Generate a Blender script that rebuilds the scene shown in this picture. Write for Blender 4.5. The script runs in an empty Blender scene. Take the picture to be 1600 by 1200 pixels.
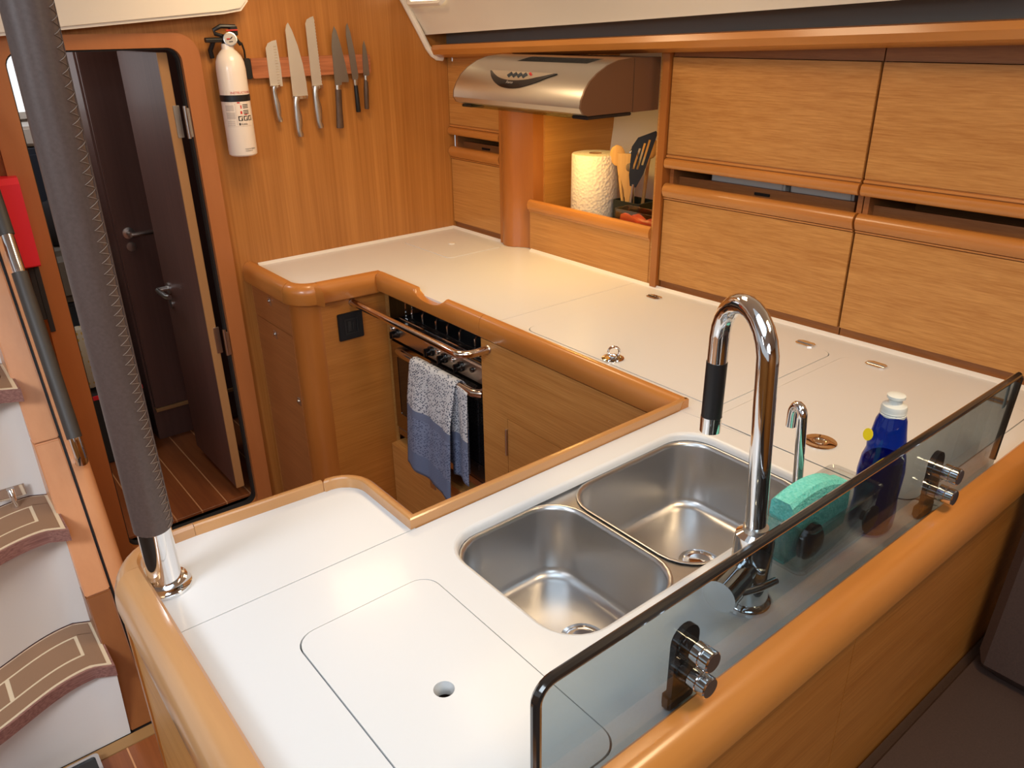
import bpy, bmesh, math, random
from mathutils import Vector, Matrix
random.seed(4)
PI = math.pi
S = bpy.context.scene
COL = S.collection

# ------------------------------------------------------------------ camera
cam_d = bpy.data.cameras.new('camera'); cam = bpy.data.objects.new('camera', cam_d); COL.objects.link(cam)
CR = ((0.775757870, -0.630903581, -0.012664835), (0.271141279, 0.315137616, 0.909489247), (0.569808853, 0.708977400, -0.415534490))
cam.matrix_world = Matrix(((CR[0][0], CR[1][0], -CR[2][0], 0), (CR[0][1], CR[1][1], -CR[2][1], 0), (CR[0][2], CR[1][2], -CR[2][2], 1.63), (0, 0, 0, 1)))
cam_d.sensor_fit = 'HORIZONTAL'; cam_d.sensor_width = 36; cam_d.lens = 36 * 1227.8 / 1600
cam_d.clip_start = 0.02
S.camera = cam
# ------------------------------------------------------------------ world, lights, exposure
W = bpy.data.worlds.new('world'); S.world = W; W.use_nodes = True
W.node_tree.nodes['Background'].inputs[0].default_value = (0.90, 0.95, 1.0, 1)
W.node_tree.nodes['Background'].inputs[1].default_value = 0.55
def area(name, loc, target, size, power, color, sy=None, spread=PI):
    l = bpy.data.lights.new(name, 'AREA'); l.energy = power; l.color = color; l.size = size
    if sy: l.shape = 'RECTANGLE'; l.size_y = sy
    l.spread = spread
    o = bpy.data.objects.new(name, l); COL.objects.link(o); o.location = loc
    o.rotation_euler = (Vector(target) - Vector(loc)).to_track_quat('-Z', 'Y').to_euler()
    return o
area('daylight_hatch', (0.15, 0.45, 2.02), (0.25, 0.6, 0.9), 0.9, 4.8, (0.68, 0.85, 1.0), 0.7)
area('saloon_hatch', (-0.5, -1.0, 2.02), (0.1, -0.6, 0.9), 1.0, 25, (0.80, 0.91, 1.0), 0.8)
area('galley_downlight', (1.05, 1.25, 1.93), (1.05, 1.3, 0), 0.35, 3.7, (1.0, 0.74, 0.46))
area('galley_downlight', (0.95, 1.95, 1.93), (1.0, 2.1, 0), 0.25, 4.2, (1.0, 0.72, 0.42))
area('saloon_downlight', (1.0, 0.05, 1.93), (1.0, 0.30, 0.5), 0.3, 8, (1.0, 0.72, 0.42))
area('companionway_daylight', (-0.95, 0.75, 1.88), (0.05, 1.9, 0.35), 0.6, 12, (0.86, 0.92, 1.0), 0.5, math.radians(110))
area('hood_lamp', (1.60, 1.76, 1.405), (1.66, 1.76, 0.9), 0.12, 1.5, (1.0, 0.60, 0.16), 0.07)
area('cabin_daylight', (0.25, 3.0, 1.9), (0.5, 3.2, 0.5), 0.3, 2.8, (0.96, 0.97, 1.0))
S.view_settings.view_transform = 'Standard'; S.view_settings.look = 'None'
S.view_settings.gamma = 1; S.view_settings.use_curve_mapping = False
S.view_settings.exposure = 0.0
try: S.cycles.max_bounces = 10; S.cycles.transparent_max_bounces = 24
except Exception: pass

# ------------------------------------------------------------------ materials
def srgb(r, g, b):
    f = lambda c: ((c / 255 + 0.055) / 1.055) ** 2.4 if c > 10 else c / 255 / 12.92
    return (f(r), f(g), f(b), 1)
def mat(name, color=(.8, .8, .8, 1), rough=.5, metal=0, coat=0, **kw):
    m = bpy.data.materials.new(name); m.use_nodes = True
    b = m.node_tree.nodes['Principled BSDF']
    b.inputs['Base Color'].default_value = color; b.inputs['Roughness'].default_value = rough
    b.inputs['Metallic'].default_value = metal; b.inputs['Coat Weight'].default_value = coat
    b.inputs['Coat Roughness'].default_value = kw.get('coat_rough', .1)
    if 'aniso' in kw: b.inputs['Anisotropic'].default_value = kw['aniso']
    if 'emit' in kw:
        b.inputs['Emission Color'].default_value = kw['emit'][0]; b.inputs['Emission Strength'].default_value = kw['emit'][1]
    if 'bump' in kw or 'var' in kw:
        nt = m.node_tree; n = nt.nodes; l = nt.links
        tc = n.new('ShaderNodeTexCoord'); mp = n.new('ShaderNodeMapping')
        sc = kw.get('scale', (40, 40, 40)); mp.inputs['Scale'].default_value = sc if hasattr(sc, '__len__') else (sc,) * 3
        nz = n.new('ShaderNodeTexNoise'); nz.inputs['Scale'].default_value = 1; nz.inputs['Detail'].default_value = kw.get('detail', 4)
        l.new(tc.outputs['Object'], mp.inputs[0]); l.new(mp.outputs[0], nz.inputs['Vector'])
        if 'var' in kw:
            r = n.new('ShaderNodeValToRGB'); r.color_ramp.elements[0].position = .3; r.color_ramp.elements[1].position = .7
            r.color_ramp.elements[0].color = color; r.color_ramp.elements[1].color = kw['var']
            l.new(nz.outputs[0], r.inputs[0]); l.new(r.outputs[0], b.inputs['Base Color'])
        if 'bump' in kw:
            bp = n.new('ShaderNodeBump'); bp.inputs['Strength'].default_value = kw['bump']; bp.inputs['Distance'].default_value = kw.get('dist', .002)
            l.new(nz.outputs[0], bp.inputs['Height']); l.new(bp.outputs[0], b.inputs['Normal'])
        if 'rvar' in kw:
            mr = n.new('ShaderNodeMapRange'); mr.inputs['To Min'].default_value = rough; mr.inputs['To Max'].default_value = kw['rvar']
            l.new(nz.outputs[0], mr.inputs[0]); l.new(mr.outputs[0], b.inputs['Roughness'])
    return m
def wood(name, a, b_, axis, fine=170, along=3, rough=.42, coat=.15, streak=.5):
    """straight-grained veneer: fine streaks along the axis, plus broad soft bands"""
    m = bpy.data.materials.new(name); m.use_nodes = True
    nt = m.node_tree; n = nt.nodes; l = nt.links; bs = n['Principled BSDF']
    tc = n.new('ShaderNodeTexCoord')
    def noise(across, al, detail):
        mp = n.new('ShaderNodeMapping'); s = [across] * 3; s['XYZ'.index(axis)] = al; mp.inputs['Scale'].default_value = s
        nz = n.new('ShaderNodeTexNoise'); nz.inputs['Scale'].default_value = 1; nz.inputs['Detail'].default_value = detail
        nz.inputs['Roughness'].default_value = .65
        l.new(tc.outputs['Object'], mp.inputs[0]); l.new(mp.outputs[0], nz.inputs['Vector']); return nz
    n1 = noise(fine, along, 3); n2 = noise(fine * .13, along * .4, 2)
    mx = n.new('ShaderNodeMix'); mx.data_type = 'FLOAT'; mx.inputs[0].default_value = 1 - streak
    l.new(n1.outputs[0], mx.inputs[2]); l.new(n2.outputs[0], mx.inputs[3])
    r = n.new('ShaderNodeValToRGB'); e = r.color_ramp.elements
    e[0].position = .32; e[1].position = .66; e[0].color = a; e[1].color = b_
    l.new(mx.outputs[0], r.inputs[0]); l.new(r.outputs[0], bs.inputs['Base Color'])
    bs.inputs['Roughness'].default_value = rough; bs.inputs['Coat Weight'].default_value = coat; bs.inputs['Coat Roughness'].default_value = .18 if coat < .8 else .13
    bp = n.new('ShaderNodeBump'); bp.inputs['Strength'].default_value = .12; bp.inputs['Distance'].default_value = .0006
    l.new(n1.outputs[0], bp.inputs['Height']); l.new(bp.outputs[0], bs.inputs['Normal'])
    return m
def clear(name, tint, refl_rough=0.02, ior=1.45, base=.04):
    """thin tinted glazing: light passes through tinted, the surface reflects by Fresnel"""
    m = bpy.data.materials.new(name); m.use_nodes = True; nt = m.node_tree; n = nt.nodes; l = nt.links
    n.remove(n['Principled BSDF'])
    t = n.new('ShaderNodeBsdfTransparent'); t.inputs[0].default_value = tint
    g = n.new('ShaderNodeBsdfGlossy'); g.inputs['Roughness'].default_value = refl_rough
    lw = n.new('ShaderNodeLayerWeight'); lw.inputs[0].default_value = .5
    pw = n.new('ShaderNodeMath'); pw.operation = 'POWER'; pw.inputs[1].default_value = 4.5; l.new(lw.outputs['Facing'], pw.inputs[0])
    f = n.new('ShaderNodeMath'); f.operation = 'MULTIPLY_ADD'; f.inputs[1].default_value = .9; f.inputs[2].default_value = base; l.new(pw.outputs[0], f.inputs[0])
    mx = n.new('ShaderNodeMixShader'); l.new(f.outputs[0], mx.inputs[0]); l.new(t.outputs[0], mx.inputs[1]); l.new(g.outputs[0], mx.inputs[2])
    l.new(mx.outputs[0], n['Material Output'].inputs[0]); return m

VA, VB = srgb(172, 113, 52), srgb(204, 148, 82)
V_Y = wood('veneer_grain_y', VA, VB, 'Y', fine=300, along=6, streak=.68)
V_X = wood('veneer_grain_x', srgb(162, 98, 36), srgb(190, 124, 56), 'X', fine=300, along=6, streak=.68)
V_Z = wood('veneer_grain_z', srgb(158, 98, 40), srgb(188, 126, 62), 'Z', fine=170, along=2)
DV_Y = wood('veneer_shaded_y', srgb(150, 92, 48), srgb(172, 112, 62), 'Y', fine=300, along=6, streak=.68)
SA, SB = srgb(182, 114, 50), srgb(200, 134, 66)
S_X = wood('solid_rail_x', SA, SB, 'X', fine=40, along=4, rough=.3, coat=.5, streak=.35)
S_Y = wood('solid_rail_y', SA, SB, 'Y', fine=40, along=4, rough=.3, coat=.5, streak=.35)
S_Z = wood('solid_post_z', srgb(160, 94, 38), srgb(176, 108, 48), 'Z', fine=40, along=4, rough=.32, coat=.4, streak=.35)
P_X = wood('pale_rail_x', srgb(190, 134, 78), srgb(204, 150, 92), 'X', fine=60, along=5, rough=.3, coat=.9, streak=.35)
P_Y = wood('pale_rail_y', srgb(188, 136, 86), srgb(204, 152, 100), 'Y', fine=60, along=5, rough=.3, coat=.9, streak=.35)
DOORW = wood('dark_door_veneer', srgb(96, 66, 58), srgb(112, 78, 68), 'Z', fine=60, along=2, rough=.5, coat=.05)
TEAK = wood('teak_floor', srgb(122, 66, 34), srgb(156, 90, 48), 'Y', fine=60, along=3, rough=.35, coat=.3)
RACKW = wood('rack_walnut', srgb(130, 70, 40), srgb(188, 116, 76), 'X', fine=230, along=10, rough=.45)
HANDW = wood('dark_handle_wood', srgb(60, 44, 34), srgb(96, 72, 56), 'Z', fine=300, along=30, rough=.5)
SPOONW = wood('spoon_wood', srgb(200, 146, 78), srgb(222, 176, 104), 'Z', fine=120, along=8, rough=.6, coat=0)
PLY = wood('plywood_edge', srgb(120, 78, 72), srgb(164, 120, 108), 'X', fine=240, along=1, rough=.55, coat=0, streak=.9)
EDGEW = mat('pale_door_edge', srgb(176, 130, 84), .45)
CORIAN = mat('white_solid_surface', srgb(229, 231, 232), .33, coat=.12, bump=.05, scale=120, dist=.0003)
COREDK = mat('core_board', srgb(58, 46, 38), .8)
WHITE = mat('white_moulding', srgb(232, 226, 218), .45)
LINER = mat('headliner_gelcoat', srgb(232, 224, 212), .5)
RISERM = mat('white_riser', srgb(226, 220, 214), .4, coat=.1)
GREYV = mat('recess_shadow_grey', srgb(120, 116, 112), .7)
STEEL = mat('brushed_sink_steel', (.57, .565, .565, 1), .26, 1, bump=.10, scale=(60, 60, 400), dist=.0004, rvar=.40)
HOODST = mat('brushed_hood_steel', (.60, .56, .50, 1), .33, 1, bump=.05, scale=(300, 8, 300), dist=.0003)
HOODSIDE = mat('hood_side_reflection', srgb(118, 88, 66), .35, .4)  # steel sides; the wood mirrored in them is put into the brown
CHROME = mat('chrome', (.80, .80, .81, 1), .06, 1)
SATIN = mat('satin_steel', (.66, .64, .61, 1), .3, 1)
BLADE = mat('blade_steel', (.80, .77, .72, 1), .48, 1)
DKSTEEL = mat('dark_damask_steel', (.38, .36, .34, 1), .42, 1, bump=.2, scale=(200, 200, 60), dist=.0003)
BLACK = mat('black_plastic', srgb(24, 24, 26), .4)
GLOSSBK = mat('gloss_black', srgb(16, 16, 18), .12, coat=.6)
RUBBER = mat('dark_rubber', srgb(38, 38, 38), .6)
GRIPBK = mat('grip_grey_leather', srgb(66, 62, 58), .5, bump=.1, scale=400)
LEATHER = mat('brown_leather_wrap', srgb(78, 62, 56), .42, bump=.12, scale=260, dist=.0004, var=srgb(88, 71, 65))
THREAD = mat('leather_thread', srgb(128, 110, 98), .7)
SEATM = mat('dark_brown_leather', srgb(62, 47, 42), .5, bump=.2, scale=300, dist=.0005, var=srgb(70, 54, 48))
REDM = mat('red_cover', srgb(238, 44, 64), .5)
EXTW = mat('white_enamel', srgb(238, 226, 214), .28, coat=.3)
LABELM = mat('label_cream', srgb(234, 220, 206), .5)
REDINK = mat('red_print', srgb(200, 50, 44), .6)
BKINK = mat('black_print', srgb(36, 32, 32), .6)
GREYINK = mat('grey_print', srgb(170, 156, 146), .6)
GAUGE = mat('gauge_face', srgb(188, 180, 170), .4)
TEALSP = mat('teal_sponge', srgb(92, 208, 200), .9, bump=1.0, scale=260, dist=.003, var=srgb(140, 232, 226))
YELLOW = mat('yellow_label', srgb(240, 214, 20), .5)
YELIQ = mat('yellow_plastic', srgb(206, 176, 30), .35)
ORANGE = mat('orange_packet', srgb(232, 92, 50), .5, bump=.5, scale=120)
CAPM = mat('frosted_cap', srgb(214, 218, 214), .35)
BLUEGL = clear('blue_soap', (.06, .16, .60, 1), .03)
SMOKE = clear('smoked_glass', (.64, .695, .722, 1), .01, 1.42)
PLASTIC = clear('clear_plastic', (.88, .89, .89, 1), .05, base=.10)
OVENGL = mat('oven_glass', srgb(22, 20, 20), .06, coat=.6)
GLEDGE = mat('polished_glass_edge', srgb(40, 36, 33), .1, coat=.8)
PAD = mat('tread_pad', srgb(150, 118, 92), .7, bump=.2, scale=300)
INLAY = mat('cream_inlay', srgb(226, 208, 178), .6)
STRIP = mat('pale_floor_strip', srgb(206, 150, 104), .5)
NAVY = mat('navy_upholstery', srgb(44, 52, 66), .85)
GREYFAB = mat('grey_bedding', srgb(118, 114, 108), .9, bump=.3, scale=80, dist=.004)
DARKFAB = mat('charcoal_fabric', srgb(46, 46, 50), .9)
WINDOWE = mat('bright_window', (.9, .95, 1, 1), .5, emit=((.9, .96, 1, 1), .9))
LAMPE = mat('lamp_lens', (1, .9, .7, 1), .4, emit=((1.0, .86, .55, 1), 3.0))
HOODLAMP = mat('hood_lamp_lens', (1, .8, .5, 1), .4, emit=((1.0, .68, .25, 1), 6.0))

def paper_mat():
    m = mat('quilted_paper', srgb(240, 228, 206), .9); nt = m.node_tree; n = nt.nodes; l = nt.links
    tc = n.new('ShaderNodeTexCoord'); v = n.new('ShaderNodeTexVoronoi'); v.inputs['Scale'].default_value = 110
    bp = n.new('ShaderNodeBump'); bp.inputs['Strength'].default_value = .8; bp.inputs['Distance'].default_value = .003
    l.new(tc.outputs['Object'], v.inputs['Vector']); l.new(v.outputs['Distance'], bp.inputs['Height'])
    l.new(bp.outputs[0], n['Principled BSDF'].inputs['Normal']); return m
PAPER = paper_mat()
def towel_mat():
    """woven tea towel: UV v counts metres down from the bar, u metres across"""
    m = mat('woven_towel', (1, 1, 1, 1), .95); nt = m.node_tree; n = nt.nodes; l = nt.links
    uv = n.new('ShaderNodeUVMap'); sp = n.new('ShaderNodeSeparateXYZ'); l.new(uv.outputs[0], sp.inputs[0])
    mp = n.new('ShaderNodeMapping'); mp.inputs['Scale'].default_value = (120, 185, 1); mp.inputs['Rotation'].default_value = (0, 0, .6)
    v = n.new('ShaderNodeTexVoronoi'); v.inputs['Scale'].default_value = 1; v.inputs['Randomness'].default_value = .55
    l.new(uv.outputs[0], mp.inputs[0]); l.new(mp.outputs[0], v.inputs['Vector'])
    dot = n.new('ShaderNodeMath'); dot.operation = 'LESS_THAN'; dot.inputs[1].default_value = .40; l.new(v.outputs['Distance'], dot.inputs[0])
    def mixc(fac, a, b):
        x = n.new('ShaderNodeMix'); x.data_type = 'RGBA'
        if isinstance(fac, float): x.inputs[0].default_value = fac
        else: l.new(fac, x.inputs[0])
        for s, c in ((6, a), (7, b)):
            if isinstance(c, tuple): x.inputs[s].default_value = c
            else: l.new(c, x.inputs[s])
        return x.outputs[2]
    def gt(val):
        g = n.new('ShaderNodeMath'); g.operation = 'GREATER_THAN'; g.inputs[1].default_value = val; l.new(sp.outputs[1], g.inputs[0]); return g.outputs[0]
    light = mixc(dot.outputs[0], srgb(204, 208, 214), srgb(84, 92, 112))
    blue = mixc(dot.outputs[0], srgb(128, 142, 172), srgb(84, 96, 126))
    c = mixc(gt(.165), light, srgb(112, 124, 152))
    c = mixc(gt(.192), c, blue)
    c = mixc(gt(.318), c, srgb(108, 124, 156))
    l.new(c, n['Principled BSDF'].inputs['Base Color'])
    bp = n.new('ShaderNodeBump'); bp.inputs['Strength'].default_value = .5; bp.inputs['Distance'].default_value = .002
    l.new(v.outputs['Distance'], bp.inputs['Height']); l.new(bp.outputs[0], n['Principled BSDF'].inputs['Normal'])
    return m
TOWEL = towel_mat()
def cushion_mat():
    m = mat('ringed_cushion', (1, 1, 1, 1), .9); nt = m.node_tree; n = nt.nodes; l = nt.links
    tc = n.new('ShaderNodeTexCoord'); w = n.new('ShaderNodeTexVoronoi'); w.inputs['Scale'].default_value = 45; w.inputs['Randomness'].default_value = .2
    r = n.new('ShaderNodeValToRGB'); r.color_ramp.elements[0].color = srgb(190, 160, 70); r.color_ramp.elements[1].color = srgb(196, 192, 178)
    r.color_ramp.elements[0].position = .25; r.color_ramp.elements[1].position = .35
    l.new(tc.outputs['Object'], w.inputs['Vector']); l.new(w.outputs['Distance'], r.inputs[0]); l.new(r.outputs[0], n['Principled BSDF'].inputs['Base Color']); return m
CUSHM = cushion_mat()

# ------------------------------------------------------------------ mesh helpers
def M(): return bmesh.new()
def box(bm, x0, x1, y0, y1, z0, z1, bev=0.0, seg=2):
    b = bmesh.new(); bmesh.ops.create_cube(b, size=1)
    for v in b.verts: v.co = Vector((x0 + (v.co.x + .5) * (x1 - x0), y0 + (v.co.y + .5) * (y1 - y0), z0 + (v.co.z + .5) * (z1 - z0)))
    if bev: bmesh.ops.bevel(b, geom=b.edges[:], offset=bev, segments=seg, affect='EDGES', clamp_overlap=True)
    join(bm, b); return bm
def join(bm, b, mx=None):
    if mx is not None: bmesh.ops.transform(b, matrix=mx, verts=b.verts)
    me = bpy.data.meshes.new('tmp'); b.to_mesh(me); b.free(); bm.from_mesh(me); bpy.data.meshes.remove(me)
def plate(bm, outer, holes, z0, z1, mx=None):
    """flat slab with holes, outline in XY"""
    b = bmesh.new(); loops = [outer] + list(holes)
    for lp in loops:
        vs = [b.verts.new((p[0], p[1], z1)) for p in lp]
        for i in range(len(vs)): b.edges.new((vs[i], vs[(i + 1) % len(vs)]))
    bmesh.ops.triangle_fill(b, use_beauty=True, use_dissolve=False, edges=b.edges[:], normal=(0, 0, 1))
    top = b.faces[:]
    for f in top:
        if f.normal.z < 0: f.normal_flip()
    ex = bmesh.ops.extrude_face_region(b, geom=top)
    for g in ex['geom']:
        if isinstance(g, bmesh.types.BMVert): g.co.z = z0
    bmesh.ops.recalc_face_normals(b, faces=b.faces)
    join(bm, b, mx); return bm
def rrect(x0, x1, y0, y1, r, n=6):
    p = []
    for cx, cy, a0 in ((x1 - r, y1 - r, 0), (x0 + r, y1 - r, 90), (x0 + r, y0 + r, 180), (x1 - r, y0 + r, 270)):
        for i in range(n + 1):
            a = math.radians(a0 + 90 * i / n); p.append((cx + r * math.cos(a), cy + r * math.sin(a)))
    return p
def loft(bm, rings, cap0=True, cap1=True, closed=True):
    b = bmesh.new(); vr = [[b.verts.new(p) for p in r] for r in rings]; n = len(rings[0])
    for i in range(len(vr) - 1):
        for j in range(n if closed else n - 1):
            k = (j + 1) % n
            try: b.faces.new((vr[i][j], vr[i][k], vr[i + 1][k], vr[i + 1][j]))
            except ValueError: pass
    if cap0: b.faces.new(vr[0][::-1])
    if cap1: b.faces.new(vr[-1])
    bmesh.ops.recalc_face_normals(b, faces=b.faces); join(bm, b); return bm
def tube(bm, pts, r, seg=12, caps=True):
    pts = [Vector(p) for p in pts]; rr = r if hasattr(r, '__len__') else [r] * len(pts)
    t = [(pts[min(i + 1, len(pts) - 1)] - pts[max(i - 1, 0)]).normalized() for i in range(len(pts))]
    up = Vector((0, 0, 1)) if abs(t[0].z) < .9 else Vector((1, 0, 0)); nrm = t[0].cross(up).normalized(); rings = []
    for i, p in enumerate(pts):
        nrm = (nrm - t[i] * nrm.dot(t[i])).normalized(); bi = t[i].cross(nrm)
        rings.append([p + rr[i] * (math.cos(2 * PI * j / seg) * nrm + math.sin(2 * PI * j / seg) * bi) for j in range(seg)])
    return loft(bm, rings, caps, caps)
def lathe(bm, prof, c=(0, 0, 0), axis=(0, 0, 1), seg=24, cap0=True, cap1=True):
    q = Vector((0, 0, 1)).rotation_difference(Vector(axis).normalized()); rings = []
    for r, z in prof:
        rings.append([Vector(c) + q @ Vector((max(r, 1e-5) * math.cos(2 * PI * j / seg), max(r, 1e-5) * math.sin(2 * PI * j / seg), z)) for j in range(seg)])
    return loft(bm, rings, cap0, cap1)
def sweep(bm, path, prof, side=1, closed=False, cap=True):
    """sweep profile [(outward offset, z)] along an XY path with mitred corners; side=+1: outward is to the right of travel"""
    P = [Vector((p[0], p[1])) for p in path]; Zs = [p[2] if len(p) > 2 else 0 for p in path]; n = len(P); rings = []
    for i in range(n):
        a = P[i] - P[i - 1] if (i > 0 or closed) else P[1] - P[0]
        c = P[(i + 1) % n] - P[i] if (i < n - 1 or closed) else P[-1] - P[-2]
        na = Vector((a.y, -a.x)).normalized() * side; nc = Vector((c.y, -c.x)).normalized() * side
        m = (na + nc); m = m / max(m.length_squared / 2, .15) if m.length > 1e-6 else na
        rings.append([(P[i].x + m.x * o, P[i].y + m.y * o, z + Zs[i]) for o, z in prof])
    if closed: rings.append(rings[0])
    return loft(bm, rings, cap and not closed, cap and not closed)
def arc(cx, cy, r, a0, a1, n=8):
    return [(cx + r * math.cos(math.radians(a0 + (a1 - a0) * i / n)), cy + r * math.sin(math.radians(a0 + (a1 - a0) * i / n))) for i in range(n + 1)]
def XZ(y0, y1):   # maps plate(x,y=z) into a wall facing -Y
    return Matrix(((1, 0, 0, 0), (0, 0, -1, 0), (0, 1, 0, 0), (0, 0, 0, 1)))
MXZ = XZ(0, 0)                                   # (x, y, z) -> (x, -z, y)
MYZ = Matrix(((0, 0, 1, 0), (1, 0, 0, 0), (0, 1, 0, 0), (0, 0, 0, 1)))   # (x, y, z) -> (z, x, y)
def plate_y(bm, outer, holes, y0, y1): return plate(bm, outer, holes, -y1, -y0, MXZ)
def plate_x(bm, outer, holes, x0, x1): return plate(bm, outer, holes, x0, x1, MYZ)

def obj(name, bm, m, parent=None, smooth=35, mx=None):
    me = bpy.data.meshes.new(name)
    if mx is not None: bmesh.ops.transform(bm, matrix=mx, verts=bm.verts)
    bmesh.ops.remove_doubles(bm, verts=bm.verts, dist=1e-6)
    bm.to_mesh(me); bm.free()
    me.polygons.foreach_set('use_smooth', [True] * len(me.polygons)); me.set_sharp_from_angle(angle=math.radians(smooth))
    for x in (m if isinstance(m, (list, tuple)) else [m]): me.materials.append(x)
    o = bpy.data.objects.new(name, me); COL.objects.link(o)
    if parent is not None: attach(o, parent)
    return o
def wm(o):
    m = o.matrix_basis
    return (wm(o.parent) @ o.matrix_parent_inverse @ m) if o.parent else m.copy()
def attach(o, p):
    o.parent = p; o.matrix_parent_inverse = wm(p).inverted()
def tag(o, label=None, cat=None, group=None, kind=None):
    if label: o['label'] = label
    if cat: o['category'] = cat
    if group: o['group'] = group
    if kind: o['kind'] = kind
    return o
def thing(name, label, cat, loc, group=None):
    o = bpy.data.objects.new(name, None); o.empty_display_size = .05; COL.objects.link(o); o.location = loc
    return tag(o, label, cat, group)
def struct(name, bm, m, parent=None, **k):
    o = obj(name, bm, m, parent, **k)
    if parent is None: o['kind'] = 'structure'
    return o
def sempty(name, loc):
    o = bpy.data.objects.new(name, None); COL.objects.link(o); o.location = loc; o['kind'] = 'structure'; return o
def dup(o, name, parent, off, label=None):
    c = o.copy(); c.name = name; COL.objects.link(c); attach_copy(c, parent, off); return c
def attach_copy(c, parent, off):
    base = c.location.copy(); c.location = base + Vector(off)
    c.parent = parent; c.matrix_parent_inverse = wm(parent).inverted() if parent else Matrix()
def text(s, size, mx, m, name, parent, bend=None, extrude=.0003):
    cu = bpy.data.curves.new('t', 'FONT'); cu.body = s; cu.size = size; cu.extrude = extrude; cu.resolution_u = 2
    t = bpy.data.objects.new('t', cu); COL.objects.link(t)
    dg = bpy.context.evaluated_depsgraph_get(); dg.update()
    me = bpy.data.meshes.new_from_object(t.evaluated_get(dg)); bpy.data.objects.remove(t); bpy.data.curves.remove(cu)
    b = bmesh.new(); b.from_mesh(me); bpy.data.meshes.remove(me)
    if bend: 
        for v in b.verts: v.co = bend(v.co)
    else: bmesh.ops.transform(b, matrix=mx, verts=b.verts)
    o = obj(name, b, m, parent); return o

CT = .93
# ================================================================== SETTING
# floor with planks and pale inlay strips
fl = sempty('floor', (.5, 1.5, 0))
struct('underlay', box(M(), -1.8, 2.1, -2.0, 4.2, -.06, -.008), COREDK, fl)
x0s = [.126 + .0875 * i for i in range(-8, 13)]
pl = None; stp = None
for i, x in enumerate(x0s):
    if pl is None:
        pl = obj('plank', box(M(), x + .002, x + .0855, -1.0, 1.712, -.01, 0, .0006, 1), TEAK, fl)
        stp = obj('inlay_strip', box(M(), x - .002, x + .002, -1.0, 1.712, -.01, -.0003), STRIP, fl)
    else:
        dup(pl, 'plank', fl, (x - x0s[0], 0, 0)); dup(stp, 'inlay_strip', fl, (x - x0s[0], 0, 0))
for i in range(6):
    x = .26 + .0875 * (i + 2) + .083
    obj('plank', box(M(), x + .002, x + .0855, 1.745, 2.44, -.01, 0, .0006, 1), TEAK, fl)
obj('border_strip', box(M(), -.9, .213, 1.712, 1.75, -.01, .002, .001), mat('border_strip_wood', srgb(160, 122, 76), .5), fl)
# cabin floor beyond the door
cf = None
for i in range(9):
    x = .255 + .0875 * i
    obj('plank', box(M(), x + .002, x + .0855, 2.49, 3.75, .09, .10, .0006, 1), TEAK, fl)
    obj('inlay_strip', box(M(), x - .002, x + .002, 2.49, 3.75, .09, .0997), STRIP, fl)

# forward bulkhead with the doorway
w = M()
plate_y(w, [(-.9, -.02), (1.72, -.02), (1.72, 2.0), (-.9, 2.0)], [rrect(.352, .786, .08, 1.585, .035)], 2.455, 2.485)
struct('wall_front', w, V_Z)
# other walls that close the space (hull side, behind, port)
struct('wall_right', box(M(), 2.12, 2.16, -2.0, 2.6, -.02, 2.05), LINER)
struct('wall_back', box(M(), -1.8, 2.16, -2.04, -2.0, -.02, 2.05), V_X)
struct('wall_left', box(M(), -1.84, -1.8, -2.0, 2.485, -.02, 1.25), V_Y)
# ceiling with a hatch opening over the island and one over the saloon
c = M(); plate(c, [(-1.84, -2.04), (2.16, -2.04), (2.16, 2.485), (-1.84, 2.485)], [rrect(-.35, .65, .05, .85, .08), rrect(-1.1, .1, -1.5, -.5, .08)], 1.95, 2.0)
struct('ceiling', c, LINER)
# door frame and open door
dr = sempty('door_1', (.57, 2.455, 0))
f = M(); plate_y(f, rrect(.292, .838, .02, 1.622, .062, 8), [rrect(.352, .786, .075, 1.585, .035)], 2.437, 2.4555)
obj('door_frame', f, wood('frame_wood', srgb(170, 102, 54), srgb(184, 116, 66), 'Z', fine=30, along=3, rough=.4, coat=.3, streak=.3), dr)
g = M(); plate_y(g, rrect(.350, .788, .077, 1.5865, .036), [rrect(.357, .781, .084, 1.580, .032)], 2.456, 2.483)
obj('rubber_seal', g, RUBBER, dr)
leaf = obj('door_leaf', box(M(), .735, .762, 2.492, 2.90, .14, 1.572, .002), DOORW, dr)
obj('leaf_edging', box(M(), .7345, .7625, 2.4875, 2.493, .14, 1.572, .001), EDGEW, leaf)
def lever(x, y, z, dx, parent, nm='lever_handle'):
    b = M()
    if dx:   # on a face looking -X
        lathe(b, [(.021, 0), (.021, .006), (.010, .008), (.009, .04)], (x, y, z), (-1, 0, 0))
        tube(b, [(x - .04, y, z), (x - .042, y - .02, z), (x - .042, y - .105, z + .002), (x - .036, y - .12, z + .003)], .0085)
        lathe(b, [(.017, 0), (.017, .006), (.0, .007)], (x, y + .002, z - .058), (-1, 0, 0))
    else:
        lathe(b, [(.021, 0), (.021, .006), (.010, .008), (.009, .04)], (x, y, z), (0, -1, 0))
        tube(b, [(x, y - .04, z), (x + .02, y - .042, z), (x + .085, y - .042, z), (x + .095, y - .038, z)], .0085)
        lathe(b, [(.017, 0), (.017, .006), (.0, .007)], (x, y, z - .05), (0, -1, 0))
    return obj(nm, b, SATIN, parent)
lever(.735, 2.84, .80, 1, leaf)
for z in (1.385, .70):
    b = M(); tube(b, [(.774, 2.450, z - .045), (.774, 2.450, z + .045)], .0055); box(b, .752, .770, 2.4835, 2.4875, z - .045, z + .045, .001)
    box(b, .774, .781, 2.434, 2.4365, z - .04, z + .04, .001); obj('hinge', b, SATIN, dr)
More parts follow.
